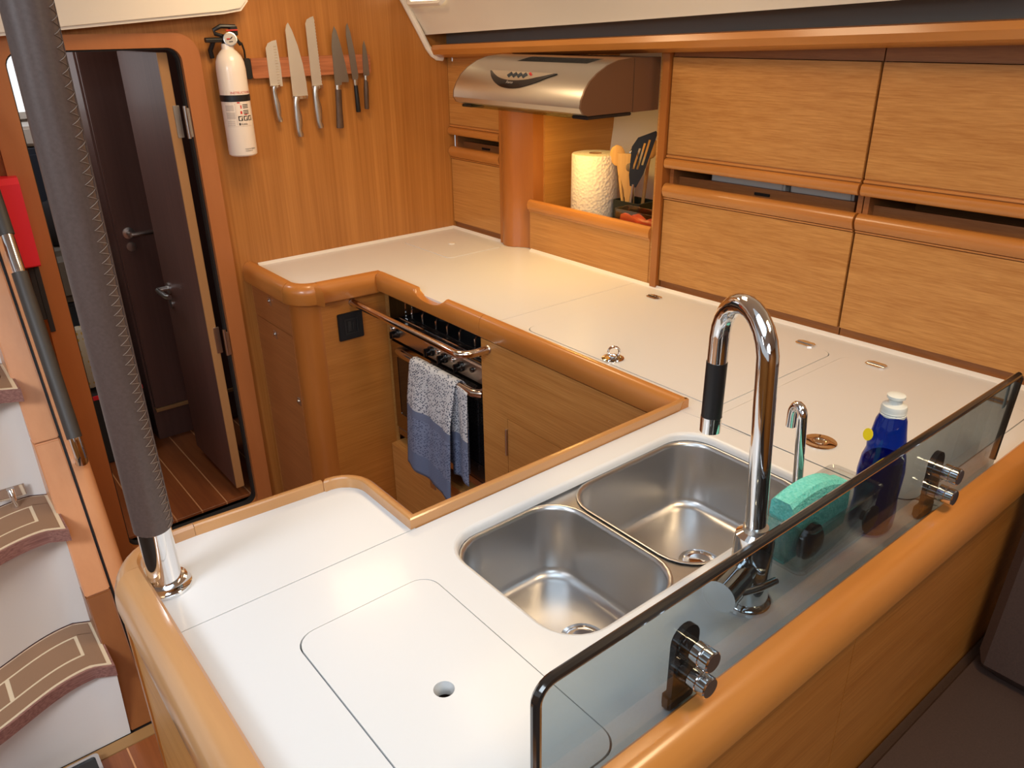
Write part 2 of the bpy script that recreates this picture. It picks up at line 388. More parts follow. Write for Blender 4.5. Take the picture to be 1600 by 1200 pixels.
# overhead headliner against the bulkhead (top left)
b = M(); plate_y(b, [(-.9, 1.585), (.30, 1.617), (.905, 1.668), (.955, 1.676), (.978, 1.70), (.985, 1.95), (-.9, 1.95)], [], 2.375, 2.4545)
bmesh.ops.bevel(b, geom=[e for e in b.edges if len(e.link_faces) == 2 and e.calc_face_angle(0) > .8], offset=.008, segments=2, affect='EDGES')
struct('trim_1', b, LINER)
# hull liner (top right): sloped slab from the side deck down to the valance
b = M()
def liner_sec(y, zb): return [(1.612, y, zb), (1.606, y, zb + .012), (1.52, y, zb + .125), (1.40, y, zb + .22), (1.22, y, 1.949), (1.30, y, 1.949), (1.46, y, zb + .23), (1.56, y, zb + .13), (1.66, y, zb + .02)]
loft(b, [liner_sec(2.4545, 1.603), liner_sec(1.5, 1.637), liner_sec(.5, 1.676), liner_sec(-.6, 1.70)])
struct('trim_2', b, LINER)
# recess behind the valance, its shadow put into the grey colour
b = M(); loft(b, [[(1.702 + q, y, z0), (1.702 + q, y, z1), (1.72 + q, y, z1), (1.72 + q, y, z0)] for y, z0, z1, q in ((2.4545, 1.561, 1.68, 0), (1.47, 1.569, 1.71, 0), (1.46, 1.602, 1.71, 0), (.2, 1.61, 1.76, .03), (-.6, 1.615, 1.78, .05))])
struct('trim_3', b, GREYV)
# rounded gasket where liner and bulkhead meet
b = M(); tube(b, [(1.40, 2.446, 1.93), (1.47, 2.446, 1.80), (1.535, 2.446, 1.703), (1.595, 2.446, 1.603), (1.617, 2.446, 1.565), (1.635, 2.446, 1.543), (1.655, 2.446, 1.531), (1.675, 2.446, 1.529)], .0105, 10)
struct('trim_4', b, WHITE)
# wooden valance rail
vz = lambda y: 1.552 + (2.455 - y) * .0305
b = M()
def val_sec(y):
    z = vz(y); return [(1.705, y, z - .018), (1.66, y, z - .022), (1.632, y, z - .012), (1.624, y, z + .004), (1.628, y, z + .018), (1.645, y, z + .021), (1.705, y, z + .021)]
loft(b, [val_sec(2.4355), val_sec(1.6), val_sec(.6), val_sec(-.4)])
struct('trim_5', b, S_Y)
# courtesy light in the liner
lt = thing('ceiling_light', 'lit cream rectangular lamp let into the white liner, cut by the frame top', 'light', (1.50, 2.30, 1.75))
mxl = Matrix.Translation((1.545, 2.31, 1.715)) @ Matrix.Rotation(math.radians(-53), 4, 'Y')
b = M(); plate(b, rrect(-.035, .035, -.10, .10, .02), [rrect(-.024, .024, -.088, .088, .014)], .0, .012); obj('bezel', b, WHITE, lt, mx=mxl)
b = M(); plate(b, rrect(-.024, .024, -.088, .088, .014), [], .0, .006); obj('lens', b, LAMPE, lt, mx=mxl)
# cabin beyond the doorway
struct('wall_1', box(M(), -.3, 1.3, 3.75, 3.79, 0, 2.0), WHITE)
struct('wall_2', box(M(), -.33, -.3, 2.485, 3.79, 0, 2.0), V_Y)
struct('wall_3', box(M(), 1.25, 1.28, 2.485, 3.79, 0, 2.0), DOORW)
struct('ceiling_1', box(M(), -.33, 1.3, 2.485, 3.79, 1.97, 2.0), LINER)
wi = sempty('window_1', (.45, 3.74, 1.4))
obj('pane', box(M(), .0, .80, 3.735, 3.745, 1.345, 1.80), WINDOWE, wi)
b = M(); plate_y(b, [(-.02, 1.32), (.82, 1.32), (.82, 1.83), (-.02, 1.83)], [[(.0, 1.345), (.80, 1.345), (.80, 1.80), (.0, 1.80)]], 3.715, 3.75); obj('window_frame', b, WHITE, wi)
obj('mullion', box(M(), .60, .635, 3.70, 3.735, 1.345, 1.80, .008), WHITE, wi)
b = M(); box(b, .50, .545, 3.70, 3.715, 1.53, 1.56, .006); tube(b, [(.70, 3.70, 1.41), (.69, 3.70, 1.45), (.665, 3.70, 1.475)], .006); obj('window_catch', b, BLACK, wi)
struct('trim_6', box(M(), -.3, .65, 3.50, 3.71, 1.24, 1.31, .01), LINER)
t = thing('cabin_bench', 'dark navy upholstered backrest panel below the cabin window, behind the open door', 'bench', (.3, 3.6, .1))
obj('backrest', box(M(), -.3, .645, 3.44, 3.52, .93, 1.235, .02), NAVY, t)
obj('bench_base', box(M(), -.3, .645, 3.22, 3.56, .10, .70, .01), NAVY, t)
bd = tag(obj('mattress', box(M(), -.3, .645, 3.20, 3.43, .705, .90, .035, 3), GREYFAB), 'grey bedding on the berth seen through the doorway', 'mattress')
b = M(); bmesh.ops.create_icosphere(b, subdivisions=3, radius=1)
for v in b.verts:
    v.co = Vector((.535 + v.co.x * .085, 3.33 + v.co.y * .07, .985 + v.co.z * .10 * (1 + .15 * math.sin(5 * v.co.x + 3 * v.co.y))))
    v.co.z = max(v.co.z, .905)
tag(obj('bag', b, DARKFAB), 'charcoal soft bag slumped on the grey bedding in the cabin', 'bag')
b = M(); loft(b, [[Vector((.46 + k * .13 * math.cos(a), 3.12 + o, .52 + k * .125 * math.sin(a))) for a in [2 * PI * i / 24 for i in range(24)]] for k, o in ((.6, -.035), (.93, -.022), (1, 0), (.93, .022), (.6, .035))])
cu = tag(obj('cushion', b, CUSHM), 'round patterned cushion with yellow rings low in the cabin behind the pole', 'cushion')
cu.location.z = 0
t = tag(obj('step_box', box(M(), .30, .62, 3.05, 3.195, .10, .385, .008), DARKFAB), 'dark low step box under the patterned cushion in the cabin', 'box')
obj('red_edging', box(M(), .30, .62, 3.046, 3.052, .372, .388, .001), REDM, t)
lk = thing('cabin_locker', 'dark brown wood locker with handle deep in the cabin, left of the open door', 'locker', (.80, 3.1, .10))
obj('body', box(M(), .655, 1.20, 3.125, 3.735, .10, 1.95, .003), DOORW, lk)
ld = obj('locker_door', box(M(), .66, 1.19, 3.10, 3.122, .25, 1.90, .003), DOORW, lk)
obj('sill_edge', box(M(), .66, 1.19, 3.094, 3.123, .235, .248, .001), EDGEW, lk)
lever(.70, 3.10, .955, 0, lk)

# ================================================================== STAIRS (companionway)
K = .44
def front_y(z): return 1.754 + K * z
st = thing('companionway_steps', 'white companionway steps with wavy brown pad treads between wooden stringers', 'stairs', (-.19, 1.9, 0))
def nose(x):
    d = min(abs(x + .19), .345)
    return 1.684 + .096 * (0.5 - 0.5 * math.cos(PI * min(d / .29, 1))) - (.0 if d < .30 else (d - .30) * .55)
xs = [-.535 + .69 * i / 46 for i in range(47)]
PADS = {}
def in_back(x): return nose(x) + .205
for k, z in enumerate((.22, .54, .86, 1.18)):
    dy = .147 * k
    out = [(x, nose(x) + dy) for x in xs] + [(x, in_back(x) + dy) for x in reversed(xs)]
    b = M(); plate(b, out, [], z - .032, z); tr = obj('tread', b, PLY, st)
    def strip(off0, off1, xa, xb, zt, shift=0):
        pts = [xa + (xb - xa) * i / 40 for i in range(41)]
        return [(x, nose(x) + off0 + dy) for x in pts] + [(x, nose(x) + off1 + dy) for x in reversed(pts)]
    b = M(); plate(b, strip(.006, .2, -.53, .15, z), [], z, z + .0015); obj('tread_inlay', b, INLAY, tr)
    b = M()   # brown non-slip pads separated by the cream inlay lines
    plate(b, strip(.013, .058, -.523, .141, z), [], z, z + .0025)
    plate(b, strip(.148, .196, -.523, .141, z), [], z, z + .0025)
    plate(b, strip(.0575, .149, .1065, .141, z), [], z, z + .0025)
    plate(b, strip(.0575, .149, -.523, -.485, z), [], z, z + .0025)
    obj('tread_border_pad', b, PAD, tr)
    for xa, xb in ((-.478, -.332), (-.322, -.174), (-.164, -.064), (-.054, .0985)):
        b = M(); plate(b, strip(.0655, .1405, xa, xb, z), [], z, z + .0025); obj('tread_pad', b, PAD, tr)
    # riser panel below this tread
    zb = .0 if k == 0 else z - .32
    rb = [(x, nose(x) + dy + (.06 if k else .055)) for x in xs] + [(x, nose(x) + dy + .075) for x in reversed(xs)]
    b = M()
    if k: plate(b, rb, [], zb + .001, z - .033)
    else:
        n_ = len(xs); loft(b, [[(x, nose(x) + .018, z - .033) for x in xs] + [(x, nose(x) + .03, z - .033) for x in reversed(xs)], [(min(x, .1465), 1.7535, .001) for x in xs] + [(min(x, .1465), 1.765, .001) for x in reversed(xs)]])
    obj('riser', b, RISERM, st)
b = M(); box(b, .046, .106, 2.108, 2.112, .560, .592, .001); tube(b, [(.075, 2.104, .585), (.075, 2.094, .575), (.076, 2.092, .555), (.077, 2.092, .535)], [.009, .008, .006, .008])
obj('toggle_latch', b, CHROME, st)
def stringer(z0, z1, m, x0=.1475, x1=.2055):
    b = M(); p = [(front_y(z0), z0), (front_y(z1), z1), (min(front_y(z1) + .24, 2.452), z1), (min(front_y(z0) + .24, 2.452), z0)]
    if front_y(z1) + .24 > 2.452: p = [p[0], p[1], (2.452, z1), (2.452, (2.212 - 1.754) / K), p[3]]
    plate_x(b, p, [], x0, x1)
    bmesh.ops.bevel(b, geom=[e for e in b.edges if e.calc_face_angle(0) > .8], offset=.003, segments=2, affect='EDGES')
    return obj('stringer', b, m, st)
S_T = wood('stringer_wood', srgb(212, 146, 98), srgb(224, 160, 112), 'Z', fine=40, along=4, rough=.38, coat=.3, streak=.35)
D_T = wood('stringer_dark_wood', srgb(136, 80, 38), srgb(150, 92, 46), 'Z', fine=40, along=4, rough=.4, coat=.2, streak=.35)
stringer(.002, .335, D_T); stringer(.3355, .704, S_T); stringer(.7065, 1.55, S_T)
b = M(); box(b, .2055, .2115, 1.95, 2.3, .05, 1.3); 
b.free()
# casing with a rounded edge to the right of the stringer
b = M(); rings = []
for z in (.0, .5, 1.0, 1.52):
    y = front_y(z); r = .026
    sec = [(.2125, y)] + [(p[0], p[1]) for p in arc(.254 - r, y + r, r, -90, 0, 6)] + [(.254, 2.4365), (.2125, 2.4365)]
    rings.append([(p[0], p[1], z) for p in sec])
loft(b, rings); cas = obj('side_casing', b, S_T, st)
b = M(); plate_x(b, [(front_y(.004) + .02, .004), (front_y(1.5) + .02, 1.5), (front_y(1.5) + .03, 1.5), (front_y(.004) + .05, .004)], [], .2058, .2122)
obj('shadow_gap', b, BLACK, st)
# hand rail on the casing
hr = thing('hand_rail', 'grey leather covered grab handle with chrome ends on the stair casing', 'handle', (.232, 2.0, .65))
def hp(z, off): return (.232, front_y(z) - off * 1.09, z)
b = M(); tube(b, [hp(.645, .0), hp(.647, .02), hp(.655, .037), hp(.675, .045), hp(.73, .047)], .0145, 14); obj('chrome_end', b, CHROME, hr)
b = M(); tube(b, [hp(.715, .047), hp(1.10, .047)], .0175, 16); obj('leather_grip', b, GRIPBK, hr)
b = M(); tube(b, [hp(1.09, .047), hp(1.2, .047)], .0145, 14); tube(b, [hp(1.14, .0), hp(1.14, .047)], .010, 10); obj('chrome_joint', b, CHROME, hr)
b = M(); tube(b, [hp(1.185, .047), hp(1.45, .047)], .0175, 16); obj('leather_grip', b, GRIPBK, hr)
b = M(); tube(b, [hp(1.44, .047), hp(1.47, .045), hp(1.49, .03), hp(1.495, .0)], .0145, 14); obj('chrome_end', b, CHROME, hr)
# low black box at the foot of the steps
t = thing('low_box', 'low black box with chrome rim on the floor at the foot of the steps', 'box', (0, 1.66, 0))
obj('box_body', box(M(), -.12, .062, 1.60, 1.708, .001, .03, .004), GLOSSBK, t)
b = M(); plate(b, rrect(-.122, .064, 1.598, 1.71, .01), [rrect(-.114, .056, 1.606, 1.702, .008)], .03, .034); obj('chrome_rim', b, CHROME, t)

# red fire blanket case on the bulkhead
t = thing('fire_blanket_case', 'red box on the bulkhead left of the doorway with black pull straps', 'box', (.24, 2.455, 1.17))
b = M(); loft(b, [[(x, y, z) for x, y in ((.257, 2.4545), (.312, 2.4545), (.308, yf), (.261, yf))] for z, yf in ((1.056, 2.40), (1.06, 2.395), (1.275, 2.39), (1.29, 2.40))])
obj('case', b, REDM, t)
for x, zz in ((.285, .90), (.299, .86)):
    obj('pull_strap', box(M(), x - .006, x + .007, 2.425 + (x - .28) * .3, 2.429 + (x - .28) * .3, zz, 1.06, .001), DARKFAB, t)

# ================================================================== WORKTOP
wt = thing('worktop', 'white solid surface galley worktop wrapping round in a U with wooden fiddle rails', 'worktop', (.9, 1.2, CT))
G = .0009
HX = lambda y: 1.70 + max(0, 1.461 - y) * .051
def section(outer, holes=(), z1=CT):
    b = M(); plate(b, outer, list(holes), CT - .022, z1)
    return obj('worktop_section', b, CORIAN, wt)
LID = dict(island=(.263, .4635, .40, .772), front=(1.197, 1.630, .842, 1.432), aft=(1.150, 1.640, .428, .815))
def lidhole(k, g=0.0): x0, x1, y0, y1 = LID[k]; return rrect(x0 - g, x1 + g, y0 - g, y1 + g, .028, 6)
SINK = rrect(.516, 1.094, .534, .830, .068, 8)
YA = .878; XB = 1.132
isl_out = [(.152, YA + G), (.512, YA + G), (.512, 1.03)] + arc(.452, 1.010, .055, 0, 90, 6)[1:] + [(.21, 1.082)] + arc(.21, 1.022, .058, 90, 180, 6)
section(isl_out)
section([(.152, .38), (XB + .046, .38), (XB, YA - G), (.152, YA - G)], [lidhole('island', .0018), SINK])
section([(XB + .0465, .38), (1.80, .38), (1.80, 1.516), (1.155, 1.523), (1.155, YA), (XB + .001, YA)], [lidhole('front', .0018), lidhole('aft', .0018)])
SQ = (1.432, 1.660, 2.106, 2.392)
section([(1.155, 1.5245), (1.80, 1.5175), (1.80, 2.454), (.89, 2.454), (.89, 2.15)] + arc(.945, 2.15, .055, 180, 270, 5)[1:] + [(1.155, 2.095)], [rrect(*SQ, .02)])
b = M(); plate(b, [(.14, .372), (1.69, .372), (1.69, 2.40), (1.17, 2.40), (1.17, .868), (.52, .868), (.14, .868)], [rrect(.50, 1.12, .515, .845, .07), [(.362 + .016 * math.cos(2 * PI * i / 20), .584 + .016 * math.sin(2 * PI * i / 20)) for i in range(20)]], .895, .906)
plate(b, [(.14, .869), (.49, .869), (.49, 1.03), (.14, 1.03)], [], .895, .906); obj('core_board', b, COREDK, wt)
# faint white sealing upstand along walls
b = M(); sweep(b, [(.92, 2.4545), (1.699, 2.4545)], [(0, CT), (0, CT + .008), (.006, CT + .004), (.009, CT)], 1)
sweep(b, [(1.699, 2.45), (1.699, 2.15)], [(0, CT), (0, CT + .008), (.006, CT + .004), (.009, CT)], 1)
sweep(b, [(1.699, 2.0), (1.699, 1.461), (1.755, .38)], [(0, CT), (0, CT + .008), (.006, CT + .004), (.009, CT)], 1)
obj('sealant_bead', b, WHITE, wt)
# --- fiddle rails
def prof(wd, h=.021, drop=.045, lip=.006, bulge=.004):
    z0 = CT - drop; zt = CT + h; w = wd + bulge; rz = min(.030, (zt - z0) * .5); rx = w * .72
    p = [(0, CT - .02), (0, zt - .002), (.002, zt)]
    for i in range(9):
        a = math.radians(90 - 90 * i / 8); p.append((w - rx + rx * math.cos(a), zt - rz + rz * math.sin(a)))
    for i in range(1, 5):
        a = math.radians(-70 * i / 4); p.append((w - .008 + .008 * math.cos(a), z0 + .008 + .008 * math.sin(a)))
    return p + [(.002, z0)]
# island forward rail (thin, pale), in three lengths
pr = prof(.020, .019, .05, bulge=.003)
b = M(); sweep(b, [(.2455, 1.0765), (.452, 1.064)], pr, -1); obj('fiddle_rail', b, P_X, wt)
b = M(); sweep(b, [(.453, 1.064)] + arc(.460, 1.018, .044, 96, 0, 8) + [(.504, YA + .001), (1.157, YA + .001)], pr, -1); obj('fiddle_rail', b, P_X, wt)
pr2 = prof(.020, .019, .040, bulge=.004)
b = M(); sweep(b, [(1.1575, YA), (1.157, 1.543)], pr2, -1); obj('fiddle_rail', b, S_Y, wt)
# rail over the stove with a finger notch cut in it
b = M(); ring = []
yy = [1.5445 + i * .5215 / 60 for i in range(61)]
for y in yy:
    d = abs(y - 1.785) / .072
    cut = .026 * math.sqrt(max(0, 1 - d * d)) ** 1.0 if d < 1 else 0
    pp = [(1.157 - o, y, min(z, CT + .019 - cut) if z > CT - .01 else z) for o, z in pr2]
    ring.append(pp)
loft(b, ring); obj('fiddle_rail', b, S_Y, wt)
# forward cabinet rail, big bullnose
pr3 = prof(.026, .018, .045, bulge=.008)
b = M(); sweep(b, [(1.157, 2.066), (1.157, 2.090), (.951, 2.104)], pr3, -1); obj('fiddle_rail', b, S_X, wt)
b = M(); sweep(b, [(.950, 2.104)] + [(p[0], p[1]) for p in arc(.950, 2.154, .050, 270, 180, 8)], pr3, -1); obj('fiddle_rail', b, S_X, wt)
b = M(); sweep(b, [(.900, 2.155), (.900, 2.4535)], pr3, -1); obj('fiddle_rail', b, S_Y, wt)
# island outer end: wide quarter round with a swept corner
def wide(wd, h=.024, drop=.075):
    zt = CT + h; z0 = CT - drop; p = [(0, CT - .02), (0, zt - .004), (.004, zt)]
    for i in range(9):
        a = math.radians(90 - 90 * i / 8); p.append((wd * .30 + wd * .70 * math.cos(a), (zt - .045) + .045 * math.sin(a)))
    return p + [(wd, z0 + .004), (wd - .004, z0), (0, z0)]
b = M(); path = [(.153, .40), (.154, 1.018)]; rings = []
n = 14
for i in range(n + 1):
    y = .345 + (1.018 - .345) * i / n; wd = .042 + .008 * (1 - i / n)
    rings.append([(.1535 - o, y, z) for o, z in wide(wd, .024, .036)])
loft(b, rings); obj('fiddle_rail', b, P_Y, wt)
b = M(); rings = []
pts = arc(.212, 1.0185, .058, 180, 92, 10)
for i, p in enumerate(pts):
    a = math.radians(180 - 88 * i / 10); wd = .042 * (1 - i / 10) + .024 * (i / 10); dr_ = .036 * (1 - i / 10) + .05 * (i / 10)
    rings.append([(p[0] + math.cos(a) * o, p[1] + math.sin(a) * o, z) for o, z in wide(wd, .024 * (1 - i / 10) + .019 * i / 10, dr_)])
rings.append([(.2450, 1.0765 + o, z) for o, z in wide(.024, .019, .05)])
loft(b, rings); obj('fiddle_rail', b, P_Y, wt)
# saloon side rail
b = M(); loft(b, [[(x, .385 - o, z) for o, z in wide(.047, .020, .035)] for x in (.1545, 1.76)]); obj('fiddle_rail', b, S_X, wt)

# --- loose lids
def lid(key, name, label, extra_hole=None):
    t = thing(name, label, 'lid', ((LID[key][0] + LID[key][1]) / 2, (LID[key][2] + LID[key][3]) / 2, CT - .02))
    x0, x1, y0, y1 = LID[key]
    b = M(); plate(b, rrect(x0, x1, y0, y1, .028, 6), [extra_hole] if extra_hole else [], CT - .02, CT + .0008); obj('lid_panel', b, CORIAN, t)
    return t
hole = [(.362 + .0125 * math.cos(2 * PI * i / 24), .584 + .0125 * math.sin(2 * PI * i / 24)) for i in range(24)]
lid('island', 'hatch_lid', 'white lid with a round finger hole let into the island worktop', hole)
def hinge(x, y, t, a=0):
    b = M(); pts = [(-.022, -.009), (-.014, -.015), (.014, -.015), (.022, -.009), (.022, .009), (.014, .015), (-.014, .015), (-.022, .009)]
    plate(b, [(p[1], p[0]) for p in pts], [], 0, .0025); tube(b, [(0, -.02, .002), (0, .02, .002)], .0035, 8)
    o = obj('hinge', b, CHROME, t, mx=Matrix.Translation((x, y, CT + .001)) @ Matrix.Rotation(a, 4, 'Z')); return o
t1 = lid('front', 'cool_box_lid', 'large white cool box lid with a raised ring pull beside the stove end')
hinge(1.628, 1.385, t1); hinge(1.632, .915, t1)
b = M(); lathe(b, [(.026, 0), (.026, .002), (.020, .003), (.019, .0015), (.0, .0015)], (1.222, 1.150, CT + .001)); obj('pull_plate', b, CHROME, t1)
b = M(); tube(b, [(1.224 + .013 * math.cos(a) * .8, 1.150 + .013 * math.cos(a) * -.6, CT + .017 + .013 * math.sin(a)) for a in [2 * PI * i / 20 for i in range(21)]], .0028, 8); obj('ring_pull', b, CHROME, t1)
t2 = lid('aft', 'cool_box_lid', 'white cool box lid with a flush round latch behind the soap bottle')
hinge(1.636, .742, t2); hinge(1.644, .492, t2)
b = M(); lathe(b, [(.030, 0), (.030, .002), (.024, .0035), (.012, .003), (.010, .0012), (.0, .0012)], (1.222, .628, CT + .001)); obj('flush_latch', b, CHROME, t2)
b = M(); lathe(b, [(.008, 0), (.008, .0022), (0, .0022)], (1.222, .628, CT + .001)); obj('latch_button', b, SATIN, t2)
t3 = thing('square_lid', 'small square white lid with a knob in the corner by the knife bulkhead', 'lid', (1.546, 2.249, CT))
b = M(); plate(b, rrect(SQ[0] + .001, SQ[1] - .001, SQ[2] + .001, SQ[3] - .001, .019), [], CT - .02, CT + .0012); obj('lid_panel', b, CORIAN, t3)
b = M(); lathe(b, [(.012, 0), (.012, .003), (.006, .004), (0, .004)], (1.55, 2.257, CT + .001)); obj('knob', b, WHITE, t3)

# ================================================================== SINK
sk = thing('double_sink', 'double bowl stainless steel sink set under the white worktop', 'sink', (.81, .68, .78))
BA = (.525, .753, .543, .821, .062); BB = (.764, 1.084, .545, .820, .062)
b = M(); plate(b, rrect(.506, 1.112, .521, .838, .075, 8), [rrect(*BA), rrect(*BB)], .9065, .9125); obj('rim', b, STEEL, sk)
b = M(); box(b, .7545, .7855, .60, .78, .9125, .9150, .001)
b.free()
def bowl(B, zf, name):
    x0, x1, y0, y1, r = B; rings = []
    def rr(i, rad): return rrect(x0 + i, x1 - i, y0 + i, y1 - i, max(rad, .012), 6)
    rings.append([(p[0], p[1], .9155) for p in rr(-.003, r + .003)])
    for ins, z, rad in ((-.001, .9165, r), (.002, .915, r), (.004, .908, r)): rings.append([(p[0], p[1], z) for p in rr(ins, rad)])
    rings.append([(p[0], p[1], zf + .020) for p in rr(.009, r - .006)])
    for i in range(1, 7):
        a = math.radians(90 * i / 6); rings.append([(p[0], p[1], zf + .020 * (1 - math.sin(a))) for p in rr(.009 + .020 * (1 - math.cos(a)), r - .008 - .016 * (1 - math.cos(a)))])
    b = M(); loft(b, rings, False, True)
    return obj(name, b, STEEL, sk, smooth=60)
b = M(); sweep(b, SINK, [(0, CT + .0003), (.003, CT - .0006), (.0058, CT - .003), (.0072, CT - .008), (.0075, CT - .0135), (0, CT - .0135)], -1, True); obj('sink_lip', b, CORIAN, wt)
bowl(BA, .782, 'bowl'); bowl(BB, .782, 'bowl')
for cx, cy in ((.655, .652), (.94, .660)):
    b = M(); lathe(b, [(.036, .0), (.036, .002), (.029, .004), (.027, .001), (.020, .0005), (.018, .006), (.0, .007)], (cx, cy, .7822), seg=28); obj('drain', b, CHROME, sk)

# ================================================================== TAPS
tp = thing('mixer_tap', 'tall chrome mixer tap with gooseneck spout and black spray grip', 'tap', (.757, .453, CT))
b = M(); lathe(b, [(.0335, 0), (.0335, .006), (.031, .010), (.0265, .013), (.0255, .06), (.0255, .100), (.024, .108), (.016, .113), (.0145, .118)], (.757, .453, CT), seg=32); obj('tap_body', b, CHROME, tp)
b = M(); 
ax, ay = math.cos(math.radians(66)), math.sin(math.radians(66)); R_ = .056
def pz(z): return Vector((.757, .453 + .014 * min(1, (z - 1.03) / .23), z))
path = [pz(1.042), pz(1.15), pz(1.262)]; top = pz(1.262)
for i in range(1, 13):
    a = PI * i / 12; path.append(Vector((top.x + ax * R_ * (1 - math.cos(a)), top.y + ay * R_ * (1 - math.cos(a)), 1.262 + R_ * 1.05 * math.sin(a))))
end = path[-1].copy(); path.append(Vector((end.x, end.y, 1.225)))
tube(b, path, .0132, 20); obj('spout', b, CHROME, tp)
b = M(); tube(b, [(.757, .453, 1.040), (.757, .453, 1.05)], .016, 20); obj('collar', b, SATIN, tp)
b = M(); tube(b, [(end.x, end.y, 1.226), (end.x, end.y, 1.146)], .0138, 20); obj('spray_grip', b, BLACK, tp)
b = M(); tube(b, [(end.x, end.y, 1.1465), (end.x, end.y, 1.124)], .0142, 20); obj('spray_nozzle', b, CHROME, tp)
hd = Vector((-.98, -.18, .0)).normalized()
b = M(); tube(b, [Vector((.752, .452, .995)), Vector((.752, .452, .995)) + hd * .035], .017, 20); tube(b, [Vector((.752, .452, .995)) + hd * .036, Vector((.752, .452, .995)) + hd * .085], .0215, 24); obj('handle', b, CHROME, tp)
b = M(); p0 = Vector((.752, .452, .995)) + hd * .058; tube(b, [p0 + Vector((0, -.018, 0)), p0 + Vector((.03, -.024, -.004)), p0 + Vector((.062, -.026, -.008))], .0050, 12); obj('lever', b, CHROME, tp)

sp = thing('small_tap', 'slim chrome hook tap behind the sponge caddy', 'tap', (.985, .50, CT))
b = M(); lathe(b, [(.018, 0), (.018, .004), (.011, .008), (.0085, .02)], (.940, .500, CT)); obj('tap_base', b, CHROME, sp)
b = M(); path = [Vector((.940, .500, .945)), Vector((.928, .508, 1.125))]
for i in range(1, 9):
    a = PI * i / 8; path.append(Vector((.928 + .003 * (1 - math.cos(a)), .508 + .0095 * (1 - math.cos(a)), 1.125 + .014 * math.sin(a))))
path.append(path[-1] + Vector((0, 0, -.022)))
tube(b, path, .0072, 14); obj('tap_spout', b, CHROME, sp)

# ================================================================== GLASS SPLASH GUARD
gg = thing('splash_guard', 'smoked glass splash screen with chrome clamp brackets on the island edge', 'screen', (.85, .39, .95))
b = M(); n = 6
out = [(.336, .9315), (1.349, .9315), (1.379, 1.094)] + [(1.374, 1.101)] + [(p[0], p[1]) for p in arc(.356, 1.082, .020, 90, 180, 6)]
plate_y(b, out, [], .386, .394); obj('glass_pane', b, SMOKE, gg)
b = M(); path = [(.3355, .39, .953), (.3355, .39, 1.082)] + [(p[0], .39, p[1]) for p in arc(.356, 1.082, .0205, 180, 90, 6)] + [(1.37, .39, 1.1025), (1.379, .39, 1.095), (1.353, .39, .953)]
tube(b, path, .0054, 10); obj('polished_edge', b, GLEDGE, gg)
obj('edge_reflection', box(M(), 1.352, 1.362, .3945, .3965, 1.045, 1.092, .0006), CAPM, gg)  # pale strip put in for a reflection at the end of the pane
def bracket(x):
    b = M(); pts = [(x - .020, .9515)] + arc(x, 1.022, .020, 180, 0, 10) + [(x + .020, .9515)]
    plate_y(b, pts, [], .3945, .402); box(b, x - .022, x + .022, .3945, .408, CT + .0005, CT + .022, .003)
    o = obj('bracket', b, BLACK, gg)
    for z in (1.012, .976):
        k = M(); lathe(k, [(.013, 0), (.013, .010), (.0122, .011), (.0122, .012), (.0130, .013), (.0130, .022), (.0115, .0235), (0, .0235)], (x + .004, .3855, z), (0, -1, 0), 24); obj('clamp_knob', k, CHROME, o)
bracket(.556); bracket(1.136)

# ================================================================== SPONGE CADDY, SPONGE, BOTTLE
cd = thing('sponge_caddy', 'clear plastic caddy with suction cups stuck inside the smoked glass', 'caddy', (.90, .44, .94))
b = M()
def cad(i, z, zz=0): return [(p[0], p[1], z) for p in rrect(.812 + i, .988 - i, .409 + i, .480 - i, .012, 4)]
loft(b, [cad(.012, .956), cad(.004, .962), cad(0, .974), cad(-.003, 1.036), cad(-.006, 1.038), cad(-.003, 1.035), cad(.0018, 1.036), cad(.0025, .976), cad(.012, .960)])
obj('tray', b, PLASTIC, cd)
CUP = mat('dark_suction', srgb(40, 42, 44), .25)
b = M(); lathe(b, [(.020, 0), (.0195, .002), (.013, .006), (.007, .009), (.007, .013), (0, .013)], (.945, .3948, 1.008), (0, 1, 0)); obj('suction_cup', b, CUP, cd)
b = M(); lathe(b, [(.010, 0), (.018, .003), (.026, .010), (.027, .016), (.022, .020), (0, .020)], (.850, .414, .998), (0, 1, 0), 28)
tag(obj('dish_scrubber', b, GLOSSBK), 'round black scrubber in the caddy in front of the turquoise sponge', 'scrubber')
b = M(); rings = []
for i in range(13):
    u = i / 12; x = .818 + .150 * u; h = .070 + .030 * math.sin(PI * min(.25 + u * .8, 1)) ** .7
    rings.append([(x, y, .966 + q * h) for y, q in ((.442, 0), (.440, .5), (.441, .94), (.446, 1), (.468, 1), (.473, .94), (.474, .5), (.472, 0))])
loft(b, rings); tag(obj('sponge', b, TEALSP), 'turquoise cellulose sponge standing in the clear caddy', 'sponge')

